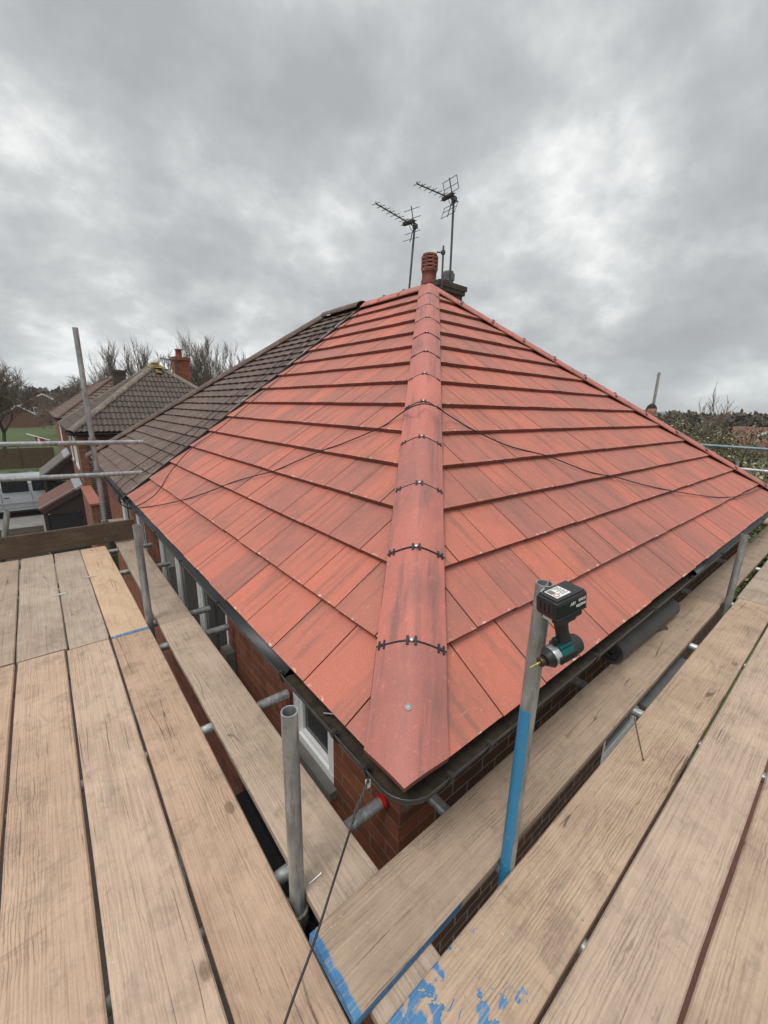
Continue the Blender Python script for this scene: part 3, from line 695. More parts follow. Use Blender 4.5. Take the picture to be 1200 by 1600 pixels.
# ------------------------------------------------------------ scaffold boards
BG_L = 'boards of the left scaffold deck'; BG_R = 'boards of the right scaffold deck'
def board(a, b, width, z, m_, label, group=None, tilt=0., thick=.038, name='scaffold_board', vert=False, seed=0):
    """a,b: centre line ends (x,y); local x runs from a to b"""
    a = Vector((*a, z)); b = Vector((*b, z + tilt)); d_ = b-a; Lg = d_.length; d_.normalize()
    r = random.Random(seed + int(abs(a.x*1000)) + int(abs(b.y*100)))
    mb = MB(); n = max(4, int(Lg/.25)); hw = width/2; vs = []
    for i in range(n+1):
        x = Lg*i/n; wy = r.uniform(-.0012, .0012); wz = r.uniform(-.0008, .0008)
        e = .006 if i in (0, n) else 0
        pr = [(-hw+.004, -thick), (hw-.004, -thick), (hw, -thick+.004), (hw, -.005), (hw-.005, 0), (hw*.4, .0006), (-hw*.4, .0006), (-hw+.005, 0), (-hw, -.005), (-hw, -thick+.004)]
        for (y_, z_) in pr: vs.append(Vector((x + r.uniform(-.002, .002)*(e > 0), y_ + wy - math.copysign(e*.3, y_), z_ + wz)))
    k = 10
    fs = [(i*k+j, i*k+(j+1) % k, (i+1)*k+(j+1) % k, (i+1)*k+j) for i in range(n) for j in range(k)] + [tuple(reversed(range(k))), tuple(range(n*k, n*k+k))]
    mb.add(vs, fs)
    o = mb.build(name, m_)
    side = Vector((0, 0, 1)).cross(d_).normalized(); up = d_.cross(side)
    if vert: side, up = up, -side
    o.matrix_world = Matrix(((d_.x, side.x, up.x, a.x), (d_.y, side.y, up.y, a.y), (d_.z, side.z, up.z, a.z), (0, 0, 0, 1)))
    tag(o, label, 'scaffold board', group)
    return o
ZL = 4.262; s_ = 1.0253
# near boards of the left deck (gap centres at these x)
gx = [-.311-.240, -.311, -.0765, .158, .392]
gx = [x*s_ for x in gx]
labs = ['pale scaffold board cut by the left frame edge, outermost of the near left deck',
        'near left-deck board with faint knots down its middle, second from the left frame edge',
        'near left-deck board with scuffed plain face, between the knotted and boldly grained ones',
        'near left-deck board with bold wavy grain, nearest the grey post and the house']
ends = [2.96, 2.96, 2.94, 2.925]
for i in range(4):
    a = gx[i] + .007; b = gx[i+1] - .007
    if i == 3: b = gx[4] - .004
    board(((a+b)/2, -.9), ((a+b)/2 - .003*i, ends[i]*s_), b-a, ZL, M_WOOD, labs[i], BG_L, seed=i)
fx0 = [-.565, -.318, -.068, .152, .382]; fx1 = [-.60, -.338, -.092, .132, .345]
flabs = ['dark stained board of the far left deck, cut by the left frame edge', 'cracked grey board of the far left deck, left of the pale smeared one',
         'far left-deck board with pale smears, beside the fresh yellow board', 'fresh yellow scaffold board with blue painted end on the left deck']
fend = [2.975, 2.97, 2.945, 2.93]
for i in range(4):
    a0, b0 = fx0[i]*s_+.004, fx0[i+1]*s_-.004; a1, b1 = fx1[i]*s_+.004, fx1[i+1]*s_-.004
    board(((a0+b0)/2, fend[i]*s_+.004), ((a1+b1)/2, 5.20), b0-a0, ZL-.001, M_YEL if i == 3 else M_WOODG, flabs[i], BG_L, seed=9+i)
# inner left boards (between the posts and the wall)
board((.565, .50), (.562, 3.00), .228, ZL, M_WOODR, 'long smooth board between the left posts and the front wall, under the corner board', 'inner boards beside the house', seed=31)
board((.563, 3.006), (.575, 6.4), .222, ZL-.002, M_WOODG, 'stained board with rust spots beside the front windows, beyond the first inner board', 'inner boards beside the house', seed=32)
# right deck
gy = [.4985, .2505, .0195, -.215, -.45]
rlabs = ['right-deck board splashed with blue paint at its near end, closest to the blue post', 'second board of the right deck, with a large faint knot, beside the paint-splashed board',
         'third board of the right deck, cut by the bottom right corner of the frame', 'outermost board of the right deck at the right frame edge']
for i in range(3):
    b, a = gy[i]-.006, gy[i+1]+.006
    board((.415 if i == 0 else .25, (a+b)/2), (4.36 if i == 0 else 4.4 - .1*i, (a+b)/2), b-a, 4.30, M_BLUE2 if i == 0 else M_WOODR, rlabs[i], BG_R, seed=41+i)
for i in range(2):
    b, a = gy[i]-.006, gy[i+1]+.006
    board((4.372, (a+b)/2+.01), (8.2, (a+b)/2+.02), b-a, 4.30, M_WOODG, ['far right-deck board beyond the end joint, next to the short leaning post', 'far right-deck board at the right frame edge beyond the end joint'][i], BG_R, seed=51+i)
board((.395, .657), (4.05, .665), .232, 4.302, M_BLUE1, 'thick corner board with blue painted end, running along the side wall under the gutter', 'inner boards beside the house', seed=61)
board((4.06, .672), (8.3, .655), .225, 4.298, M_WOODG, 'far inner board along the side wall beyond the short leaning post', 'inner boards beside the house', seed=62)
# toe board across the far end of the left deck
board((-1.0, 5.235), (.665, 5.235), .225, 4.375, M_KERB, 'dark toe board on edge across the far end of the left deck', tilt=.02, name='toe_board', vert=True, seed=71)['category'] = 'toe board'

# ------------------------------------------------------------ scaffold tubes
TG = 'scaffold tubes'
def tube(a, b, label, m_=None, group=None, name='scaffold_tube', couplers=(), r_=.02415, cat='scaffold tube', capcol=None):
    a = Vector(a); b = Vector(b); t = thing(name, label, cat, tuple(a), group)
    mb = MB(); mb.tube([a, b], r_, 24, hollow=True); o = mb.build('pipe', m_ or M_GALV, t)
    d_ = (b-a).normalized()
    for c_ in couplers:
        c_ = Vector(c_); cb = MB(); cb.tube([c_ - d_*.028, c_ + d_*.028], .034, 14)
        sx = d_.orthogonal().normalized(); sy = d_.cross(sx)
        cb.tube([c_ + sx*.03 - sy*.04, c_ + sx*.03 + sy*.055], .007, 8); cb.tube([c_ + sx*.03 + sy*.035, c_ + sx*.03 + sy*.05], .013, 6)
        cb.build('coupler', M_COUP, t, bevel=.003)
    if capcol:
        cb = MB(); cb.tube([b - d_*.016, b + d_*.004], r_+.0045, 20); cb.build('end_cap', capcol, t)
    return t
# posts
tube((.425, .905, 0), (.425, .905, 4.965), 'grey galvanised post standing in the gap between left deck and first inner board', couplers=[(.425, .905, 4.17)], cat='scaffold post', name='scaffold_post')
tube((.415, 3.115, 0), (.405, 3.13, 4.985), 'grey post at the corner of the fresh yellow board', cat='scaffold post', name='scaffold_post')
tube((.39, 5.285, 0), (.395, 5.285, 6.5), 'tall grey post rising behind the toe board into the sky at left', cat='scaffold post', name='scaffold_post', couplers=[(.392, 5.285, 5.40), (.392, 5.285, 5.06), (.392, 5.285, 4.50)])
bp_ = tube((1.005, .520, 0), (1.023, .515, 5.335), 'post with blue paint down its lower half, carrying the impact driver', M_GALVB, cat='scaffold post', name='scaffold_post')
tube((4.15, .525, 0), (4.15, .52, 4.895), 'short grey post between the far right boards and the inner board', cat='scaffold post', name='scaffold_post')
tube((8.78, 2.82, 0), (8.78, 2.80, 6.53), 'distant post rising beyond the right hip into the sky', cat='scaffold post', name='scaffold_post')
tube((8.70, 1.30, 0), (8.80, 1.42, 5.08), 'distant dark post end between the two right guard rails', cat='scaffold post', name='scaffold_post')
tube((-.50, 5.31, 4.2), (-.375, 5.31, 4.745), 'leaning tube end poking above the toe board at the left frame edge', cat='scaffold post', name='scaffold_post')
# guard rails
tube((-1.4, 5.235, 5.405), (.850, 5.235, 5.372), 'upper guard rail tube across the left end', group='guard rails at the left end', couplers=())
tube((-1.4, 5.235, 5.085), (.800, 5.235, 5.032), 'lower guard rail tube across the left end', group='guard rails at the left end')
tube((8.72, 8.5, 5.30), (8.72, -.5, 5.30), 'upper teal tinted guard rail beyond the right hip', galv('galvanised_teal', (.20, .32, .33)), group='guard rails beyond the right hip')
tube((8.72, 8.5, 4.96), (8.72, -.5, 4.96), 'lower bright guard rail beyond the right hip', M_GALVL, group='guard rails beyond the right hip')
# transoms under the left boards (butting up to the wall)
zt = ZL - .038 - .0242
ltx = [(1.02, .880, 'tube with a red cap under the left inner board at the house corner', M_RED), (1.87, .872, 'transom tube under the left inner board beside the small white window', None), (2.80, .86, 'transom tube meeting the wall just past the boxed side of the big window', None),
       (3.17, .84, 'transom tube at the foot of the post by the yellow board', None), (4.40, .82, 'transom tube crossing beside the far front windows', None), (5.15, .80, 'farthest transom tube, just before the toe board', None)]
for y_, xe, lb, cp in ltx: tube((-1.2, y_ + .02, zt), (xe, y_, zt), lb, M_GALVL if y_ in (1.87, ) else M_GALV, 'transom tubes under the left boards', capcol=cp)
zt2 = 4.30 - .038 - .0242 - .001
rtx = [(1.03, .915, 'transom tube at the house corner under the blue-ended board'), (2.255, .912, 'transom tube under the right boards beside the impact driver'), (3.27, .90, 'transom tube under the right boards just short of the grey roll'), (4.32, .90, 'transom tube at the foot of the far right post'), (5.6, .90, 'farthest transom tube under the right boards')]
for x_, ye, lb in rtx: tube((x_ + .02, -1.2, zt2), (x_, ye, zt2), lb, M_GALVL, 'transom tubes under the right boards')
# ledgers and lower-lift members glimpsed through the gaps
tube((.27, -1.2, zt-.05), (.27, 5.2, zt-.05), 'ledger tube running along under the left inner gap', M_GALV)['category'] = 'ledger tube'
tube((-1, .38, zt2-.05), (8.5, .38, zt2-.05), 'ledger tube running along below the right inner gap', M_GALV)

# ------------------------------------------------------------ roll of felt, pipe offcut and other loose things
t = thing('felt_roll', 'dark grey roll with a hollow end lying by the gutter on the inner board', 'roll', (3.0, .79, 4.30))
ra, rb = Vector((2.50, .785, 4.377)), Vector((3.50, .765, 4.377))
mb = MB(); mb.tube([ra, ra*.5+rb*.5, rb], .072, 28, hollow=False, cap=False); dd = (rb-ra).normalized()
for e, sg in ((ra, 1), (rb, -1)):
    x_ = dd.orthogonal().normalized(); y_ = dd.cross(x_)
    for r0, r1, dep in ((.072, .052, 0), (.052, .030, .012), (.030, .022, .004)):
        q = 24; A = [e + dd*sg*dep + (x_*math.cos(2*math.pi*i/q)+y_*math.sin(2*math.pi*i/q))*r0 for i in range(q)]; B = [e + dd*sg*dep + (x_*math.cos(2*math.pi*i/q)+y_*math.sin(2*math.pi*i/q))*r1 for i in range(q)]
        mb.add(A+B, [(i, (i+1) % q, q+(i+1) % q, q+i) for i in range(q)])
    mb.add([e + dd*sg*.03 + (x_*math.cos(2*math.pi*i/24)+y_*math.sin(2*math.pi*i/24))*.03 for i in range(24)], [tuple(range(24))])
mb.build('roll_body', M_ROLL, t)
t = thing('black_channel', 'length of black channel lying below the gap beside the near left post', 'gutter length', (.43, 1.1, 4.1))
mb = MB(); mb.box((.418, .62, 4.085), (.482, 1.52, 4.095)); mb.box((.418, .62, 4.095), (.426, 1.52, 4.135)); mb.box((.474, .62, 4.095), (.482, 1.52, 4.135)); mb.build('channel', M_BLK, t)
t = thing('grey_trunking', 'flat grey length of trunking seen in the gap under the right boards', 'trunking', (2.6, .52, 4.2))
mb = MB(); mb.box((2.42, .40, 4.165), (3.15, .60, 4.19)); mb.box((2.42, .58, 4.19), (3.15, .60, 4.212)); mb.build('strip', simple('grey_plastic', (.16, .17, .17), .45), t, bevel=.003)
for nm, lb, a, b, r_, m_ in (('nail', 'bright nail standing out of the left inner board near the post', tuple(onz(483, 1381, 4.262)), tuple(onz(501, 1365, 4.275)), .0024, M_SCREW),
                       ('wood_splinter', 'short red-brown offcut of batten lying beside the grey roll', (3.15, .73, 4.310), (3.25, .70, 4.312), .007, M_KERB),
                       ('twig', 'thin dark twig sticking over the edge of the right deck', (2.10, .50, 4.306), (1.86, .38, 4.304), .0022, M_KERB),
                       ('loose_nail', 'nail lying in the gutter near the hip end', (.70, 1.18, 4.625), (.735, 1.12, 4.64), .0025, M_SCREW)):
    mb = MB(); mb.tube([a, b], r_, 8); mb.tube([Vector(b), Vector(b) + (Vector(b)-Vector(a)).normalized()*.003], r_*1.9, 8); o = mb.build(nm, m_); tag(o, lb, nm.split('_')[-1])
# metal joint plates across the far left boards
for i, (x_, y_) in enumerate(((-.085, 4.02), (.148, 4.30))):
    mb = MB(); mb.box((x_-.05, y_-.02, ZL+.001), (x_+.05, y_-.006, ZL+.004)); mb.box((x_-.03, y_-.004, ZL+.001), (x_+.05, y_+.01, ZL+.004)); o = mb.build('joint_plate', M_SCREW, bevel=.001); tag(o, ['bright metal plate across the joint left of the cracked grey board', 'bright metal plate beside the fresh yellow board'][i], 'plate', 'metal plates on the far boards')

# ------------------------------------------------------------ cables
nF = Vector((-T, 0, 1)).normalized(); nS = Vector((0, -T, 1)).normalized()
def on_roof(px, py, lift=.042):
    r = ray(px, py); best = None
    for n, p in ((nF, Vector((E0, E0, ZE)) + nF*lift), (nS, Vector((E0, E0, ZE)) + nS*lift)):
        k = (p-C).dot(n)/r.dot(n); q = C + r*k
        if best is None or q.z < best.z: best = q
    return best
def smooth_pts(p, n=6):
    out = []
    for i in range(len(p)-1):
        a, b, c, d_ = p[max(i-1, 0)], p[i], p[i+1], p[min(i+2, len(p)-1)]
        for k in range(n):
            t = k/n; out.append(.5*((2*b) + (c-a)*t + (2*a-5*b+4*c-d_)*t*t + (3*b-a-3*c+d_)*t**3))
    return out + [p[-1]]
def cable(label, pts, r_=.0045, name='cable', m_=M_CABLE, n=6):
    mb = MB(); mb.tube(smooth_pts([Vector(p) for p in pts], n), r_, 8); o = mb.build(name, m_); tag(o, label, name); return o
cp = []
for px, py in [(212, 794), (250, 789), (290, 780), (330, 767), (365, 753), (400, 743), (430, 735), (465, 720), (500, 705), (530, 695), (560, 683), (600, 665)]: cp.append(on_roof(px, py))
for px, py in [(625, 647), (645, 635), (665, 631), (685, 637), (700, 648)]: cp.append(on_roof(px, py, .095 if 635 < px < 690 else .07))
for px, py in [(740, 672), (790, 695), (830, 706), (860, 714), (920, 737), (960, 745), (1000, 756), (1040, 765), (1080, 772), (1125, 777), (1160, 774), (1185, 764), (1210, 750)]: cp.append(on_roof(px, py))
cable('black cable draped over the whole red roof and across the hip', cp, .0046)
# service cables over the party line and the brown roof
dn_ = nF
def on_front(px, py, lift=.05):
    r = ray(px, py); p = Vector((E0, E0, ZE)) + nF*lift; return C + r*((p-C).dot(nF)/r.dot(nF))
cable('thin black cable looping from the gutter end up over the bonding strip', [on_front(*q) for q in [(196, 792), (215, 790), (245, 770), (268, 735), (300, 700), (345, 668), (420, 605), (500, 540), (560, 490)]], .005)
cable('thin black cable crossing the brown roof just left of the bonding strip', [on_front(*q) for q in [(190, 785), (182, 772), (200, 752), (240, 728), (290, 690), (330, 655), (400, 600), (470, 545), (545, 492)]], .005)
cable('thin black cable lying on the brown roof farthest from the red tiles', [on_front(*q) for q in [(197, 790), (176, 765), (205, 735), (250, 705), (300, 670), (370, 615), (450, 555), (520, 500)]], .005)
cable('slack black cable hanging in loops at the far gutter end', [ony(*q, 5.7) for q in [(196, 770), (186, 775), (190, 788), (205, 795), (215, 790)]] , .006)
t = thing('hanging_cable', 'black twisted cable running from the corner gutter down to the bottom of the picture', 'cable', (.665, .85, 4.60))
k0 = Vector((.668, .845, 4.615)); k1 = onz(556, 1262, 4.50); k1 = C + ray(556, 1262) * (1.24/ray(556, 1262).length * 1.03)
def depth_pt(px, py, dd): r = ray(px, py); return C + r*(dd/F)
A = [k0, depth_pt(568, 1240, 1.29), depth_pt(556, 1268, 1.27), depth_pt(547, 1300, 1.25)]
mb = MB(); pts = smooth_pts(A, 10)
for ph in (0, math.pi):
    mb.tube([p + Vector((math.cos(i*.75+ph), math.sin(i*.75+ph), 0))*.0035 for i, p in enumerate(pts)], .0028, 7)
mb.build('twisted_tail', simple('braided_sheath', (.06, .055, .05), .6), t)
mb = MB(); mb.tube(smooth_pts([depth_pt(547, 1298, 1.25), onz(520, 1382, 4.44), onz(490, 1475, 4.385), onz(462, 1550, 4.345), onz(440, 1612, 4.32), onz(405, 1700, 4.29), onz(370, 1800, 4.27)], 8), .0036, 8); mb.build('cord', M_CABLE, t)
mb = MB(); mb.box((-.008, -.004, -.02), (.008, .004, .012), M=Matrix.Translation((.664, .845, 4.60))); mb.build('cable_clip', M_UPVC, t)

# ------------------------------------------------------------ impact driver hanging on the blue post
def driver():
    f_az = rad(167)                         # direction of the bit
    bc = depth_pt(877, 940, 1.075)
    fw = Vector((math.cos(f_az), math.sin(f_az), 0)); sd_ = Vector((0, 0, 1)).cross(fw)
    t = thing('impact_driver', 'black and teal cordless driver hanging upside down from the blue post', 'power tool', tuple(bc))
    M0 = Matrix(((fw.x, sd_.x, 0, bc.x), (fw.y, sd_.y, 0, bc.y), (0, 0, 1, bc.z), (0, 0, 0, 1))) @ Matrix.Rotation(rad(10), 4, 'Y')
    mbk = simple('tool_black', (.018, .018, .02), .38, var=.2, bmp=.05); mgr = simple('tool_grip', (.03, .032, .033), .6, bmp=.2, scale=30); mte = simple('tool_teal', (.0, .085, .095), .38, var=.15, bmp=0)
    mwh = simple('label_white', (.72, .72, .70), .5, var=.1, bmp=0); msv = simple('tool_silver', (.55, .56, .56), .3, metal=.7, bmp=0); mgo = simple('bit_brass', (.75, .55, .18), .3, metal=.8, bmp=0)
    # battery: rounded block with a waist and the shoe that slides on the handle foot
    mb = MB(); mb.box((-.058, -.036, -.026), (.058, .036, .030), M=M0); bat = mb.build('battery', mbk, t, bevel=.010)
    mb = MB(); mb.box((-.050, -.030, .029), (.050, .030, .033), M=M0)
    for i in range(4): mb.box((.0565, -.024+i*.014, -.006), (.0600, -.016+i*.014, .018), M=M0)
    mb.box((-.052, -.0375, -.020), (.048, -.0355, -.016), M=M0); mb.box((-.052, .0355, -.020), (.048, .0375, -.016), M=M0)
    mb.build('battery_ribs', mbk, bat, bevel=.0012)
    mb = MB(); mb.box((-.012, -.022, .0332), (.038, .020, .0338), M=M0); mb.build('rating_label', mwh, bat)
    mb = MB()
    for i in range(7): mb.box((-.009+ (i % 2)*.004, -.019 + i*.005, .0340), (.018 - (i*7 % 5)*.003, -.0172 + i*.005, .0343), M=M0)
    mb.box((.02, -.019, .0340), (.035, .0, .0343), M=M0); mb.build('label_print', simple('print_grey', (.18, .18, .18), .6, bmp=0), bat)
    mb = MB(); a = [(.028+.007*math.cos(k*.5236), .009+.007*math.sin(k*.5236)) for k in range(12)]
    mb.tube([M0 @ Vector((x, y, .0343)) for x, y in a + a[:1]], .0009, 6); mb.build('label_mark', M_RED, bat)
    # foot of the handle below the battery
    mb = MB(); mb.box((-.046, -.030, -.044), (.044, .030, -.0255), M=M0); mb.box((-.030, -.026, -.054), (.034, .026, -.043), M=M0); mb.build('handle_foot', mgr, t, bevel=.006)
    mb = MB(); mb.box((.0445, -.020, -.040), (.0465, .010, -.030), M=M0); mb.build('lamp_strip', mwh, t)
    # grip: lofted along a bent axis, then the head (lathe along the barrel)
    secs = [(.0, -.050, .026, .020), (.001, -.068, .0185, .0160), (-.003, -.090, .0175, .0155), (-.008, -.112, .0190, .0165), (-.008, -.128, .023, .0175), (-.008, -.142, .026, .019)]
    mb = MB(); vs = []; q = 20
    for x, z, a_, b_ in secs:
        for k in range(q):
            an = 2*math.pi*k/q; vs.append(M0 @ Vector((x + a_*math.copysign(abs(math.cos(an))**.8, math.cos(an)), b_*math.copysign(abs(math.sin(an))**.8, math.sin(an)), z)))
    mb.add(vs, [(i*q+k, i*q+(k+1) % q, (i+1)*q+(k+1) % q, (i+1)*q+k) for i in range(len(secs)-1) for k in range(q)], smooth=True); mb.build('handle', mgr, t)
    HZ = -.158
    Mh = M0 @ Matrix.Translation((0, 0, HZ)) @ Matrix.Rotation(math.pi/2, 4, 'Y')          # lathe axis -> +x (the bit)
    mb = MB(); mb.lathe([(0, -.068), (.020, -.067), (.027, -.060), (.029, -.045), (.0295, -.020)], Mh, 24); mb.build('motor_cap', mgr, t)
    mb = MB(); mb.lathe([(.030, -.022), (.031, .0), (.0305, .018), (.027, .026)], Mh, 24); mb.box((-.020, -.021, .020), (.024, .021, .033), M=M0 @ Matrix.Translation((0, 0, HZ))); mb.build('motor_housing', mte, t, bevel=.003)
    mb = MB(); mb.lathe([(.0285, .024), (.0275, .036), (.021, .052), (.0165, .058)], Mh, 24); mb.build('gear_case', msv, t)
    mb = MB(); mb.lathe([(.029, .045), (.0225, .053), (.018, .062), (.0155, .064)], Mh, 24)
    for sg in (-1, 1): mb.box((-.030, sg*.029-.0025, -.012), (.034, sg*.029+.0025, .010), M=M0 @ Matrix.Translation((0, 0, HZ)))
    mb.build('nose_bumper', mbk, t, bevel=.0015)
    mb = MB(); mb.lathe([(.0115, .060), (.0115, .066), (.0135, .067), (.0135, .079), (.0105, .081), (0.003, .081)], Mh, 20); mb.build('chuck', simple('chuck_bronze', (.11, .08, .055), .35, metal=.7, bmp=0), t)
    mb = MB(); mb.lathe([(.0035, .080), (.0035, .090), (.0028, .091)], Mh, 6, smooth=False)
    mb.tube([Mh @ Vector((.0012*math.cos(i*.9), .0012*math.sin(i*.9), .090 + i*.0012)) for i in range(22)], .0019, 6); mb.build('drill_bit', mgo, t)
    # trigger, direction lever and belt hook
    mb = MB(); mb.box((.016, -.007, -.128), (.030, .007, -.104), M=M0); mb.build('trigger', mbk, t, bevel=.004)
    mb = MB(); mb.tube([M0 @ Vector(p) for p in ((.0, -.031, -.047), (-.0, -.040, -.045), (.01, -.044, -.01), (.01, -.042, .02), (.02, -.040, .026))], .0022, 8); mb.build('belt_hook', msv, t)
    mb = MB(); rim = Vector((1.045, .512, 5.338)); mb.tube([M0 @ Vector((.02, -.028, -.034)), M0 @ Vector((.03, -.036, -.01)), M0 @ Vector((.035, -.040, .018)), rim, rim + Vector((-.006, .001, -.002)), rim + Vector((-.009, .001, -.05))], .0024, 8); mb.build('hanging_hook', msv, t)
    # lettering on the battery side (upside down, because the tool hangs upside down)
    for body, size, dx, dz in (('makita', .0135, -.048, .002), ('18V', .0125, -.012, .0155), ('5.0Ah', .0115, -.048, .0165)):
        for sg in (1,):
            cu = bpy.data.curves.new('lettering', 'FONT'); cu.body = body; cu.size = size; cu.extrude = .0002; cu.shear = .25 if body != 'makita' else .1; cu.offset = .0003
            tmp = bpy.data.objects.new('tmp', cu); me = bpy.data.meshes.new_from_object(tmp); bpy.data.objects.remove(tmp)
            o = bpy.data.objects.new('lettering', me); COL.objects.link(o); me.materials.append(mwh)
            # text plane: on the +sd face, letters read upside down
            o.parent = t; o.matrix_parent_inverse = PINV[t.name]
            Mt = Matrix(((1, 0, 0, 0), (0, 0, 1, 0), (0, -1, 0, 0), (0, 0, 0, 1)))     # x->x , y->-z , z->y : read upside down seen from +y
            wd = max(v.co.x for v in me.vertices)
            me.transform(M0 @ Matrix.Translation((dx, .0364, dz)) @ Mt)
driver()

# ------------------------------------------------------------ attached neighbour under the brown roof
def hip_house(name, label, y0, y1, tm, te, capm, wallm, ze=ZE, x0=E0, run=RUN, near_hip=True, seed=1, cw=.30, gauge=.335, wave=None, rear=False, floors=2, group=None, T_=T, far_hip=True, wins=(), capc=.12, zg=0., capseg=12):
    hs = thing(name, label, 'house', (x0+run, (y0+y1)/2, 0), group)
    sl = run*math.sqrt(1+T_*T_); c_ = 1/math.sqrt(1+T_*T_)
    L_ = y1-y0; cl = []
    if near_hip: cl.append((1, -c_, 0))
    if far_hip: cl.append((-1, -c_, L_))
    mb = MB(); tile_slope(mb, slope_matrix((x0, y0, ze), (0, 1, 0), (1, 0, 0), T_), L_, sl, cl, gauge, gauge, cw, blue=0., seed=seed, wave=wave, thick=.032, gap=.003, brokenbond=(gauge < .2)); mb.build('front_roof_slope', [tm, te], hs)
    mb = MB()
    A, B = Vector((x0+run, y0+(run if near_hip else 0), ze+T_*run)), Vector((x0+run, y1-(run if far_hip else 0), ze+T_*run))
    mb.add([Vector((x0+2*run, y0, ze)), Vector((x0+2*run, y1, ze)), B, A], [(0, 1, 2, 3)]); mb.build('rear_roof_slope', [tm], hs)
    hp = [(x, capc*.95*math.sqrt(max(0, 1-(x/(capc*1.22))**2)) - .045) for x in [capc*1.2*math.sin(k*math.pi/12) for k in range(-6, 7)]]
    if near_hip:
        mb = MB(); tile_slope(mb, slope_matrix((x0, y0, ze), (1, 0, 0), (0, 1, 0), T_), 2*run, sl, [(1, -c_, 0), (-1, -c_, 2*run)], gauge, gauge, cw, blue=1., seed=seed+1, wave=wave, thick=.032, gap=.003, brokenbond=False); mb.build('end_roof_slope', [tm, te], hs)
        cap_tiles(hs, 'hip_tile', Vector((x0, y0, ze+.03)), A+Vector((0, 0, .03)), (1, -1, 0), None, [capm, te], hp, capseg, seed=seed+2)
        cap_tiles(hs, 'hip_tile', Vector((x0+2*run, y0, ze+.03)), A+Vector((0, 0, .03)), (1, 1, 0), None, [capm, te], hp, capseg, seed=seed+3)
    if far_hip:
        mb = MB(); mb.add([Vector((x0, y1, ze)), Vector((x0+2*run, y1, ze)), B], [(0, 2, 1)]); mb.build('far_roof_slope', [tm], hs)
        cap_tiles(hs, 'hip_tile', Vector((x0, y1, ze+.03)), B+Vector((0, 0, .03)), (1, 1, 0), None, [capm, te], hp, capseg, seed=seed+4)
    if (B-A).length > .3: cap_tiles(hs, 'ridge_tile', A+Vector((0, 0, .035)), B+Vector((0, 0, .035)), (1, 0, 0), None, [capm, te], hp, max(1, int((B-A).length/.45)), seed=seed+5)
    xw = x0+.20; yw = y0+(.22 if near_hip else 0); ye = y1-(.22 if far_hip else 0)
    holes = [w_ for w_ in wins]
    mb = MB(); wall_panels(mb, 'x', xw, .22, yw, ye, zg, ze-.12, holes); mb.build('front_wall', wallm, hs)
    for w_ in wins: window(hs, 'x', xw, *w_, bars=[w_[0] + (w_[1]-w_[0])*k/3 for k in (1, 2)] if w_[1]-w_[0] > 1.5 else ())
    if near_hip: mb = MB(); mb.box((xw+.22, yw, zg), (x0+2*run-.2, yw+.22, ze-.12)); mb.build('end_wall', M_BRICKD, hs)
    mb = MB(); mb.box((x0+.05, y0+(.05 if near_hip else 0), ze-.12), (x0+.35, y1-.05, ze-.02))
    if near_hip: mb.box((x0+.35, y0+.05, ze-.12), (x0+2*run-.05, y0+.35, ze-.02))
    mb.build('fascia', M_FASC, hs)
    gx_ = MB(); gpts = [Vector((x0-.01, y1, 0)), Vector((x0-.01, y0-.01 if near_hip else y0+.02, 0))] + ([Vector((x0+2*run, y0-.01, 0))] if near_hip else [])
    sweep(gx_, gpts, [(.055*math.cos(a), ze-.04+.055*math.sin(a)) for a in arc] + [(.05*math.cos(a), ze-.04+.05*math.sin(a)) for a in reversed(arc)]); gx_.build('gutter', M_GUT, hs)
    return hs
nb = hip_house('brick_house', 'attached semi-detached house with an old dark brown tiled roof beside the new red one', YP+.09, 10.65, M_DARKT, M_DEDGE, M_DARKT, M_BRICK, near_hip=False, seed=33, gauge=.19, wave=(6, .009, 1), wins=[(6.35, 7.0, 3.3, 4.3), (7.6, 8.5, 3.3, 4.3)])
YN = 18.0
h2 = hip_house('brick_house', 'detached-looking house with a grey-brown hipped roof and yellow lichen on its peak', YN, 25.6, M_GREYT, M_DEDGE, M_LICH, M_BRICKF, ze=4.72, near_hip=True, seed=53, gauge=.36, wave=(8, .045, 2), cw=.33, wins=[(19.5, 21.5, 3.2, 4.4), (22.6, 23.8, 3.2, 4.4), (22.4, 24.5, .8, 2.2)], capc=.13)
# lichen crust on its peak
mb = MB(); r = random.Random(3); ap2 = Vector((AP, YN+RUN, 4.72+T*RUN+.10))
for i in range(90):
    k = r.random()**1.5*1.1; dr = r.choice([Vector((-1, -1, -T)), Vector((1, -1, -T)), Vector((0, -1, -T)), Vector((0, 0, 0))])
    q = ap2 + dr*k*.55 + Vector((r.gauss(0, .05), r.gauss(0, .05), r.gauss(0, .012)))
    mb.lathe([(.05+r.random()*.05, -.03), (.04, .008), (0, .014)], Matrix.Translation(q), 6)
mb.build('lichen_crust', M_YLICH, h2)
h3 = hip_house('brick_house', 'farther house with a plain brown hipped roof peeping out behind the grey-brown one', 31.5, 46, M_DARKT, M_DEDGE, M_DARKT, M_BRICKF, ze=4.75, near_hip=True, seed=73, wave=(4, .02, 1), cw=.33, wins=[(33, 35, 3.2, 4.4)], capc=.12)
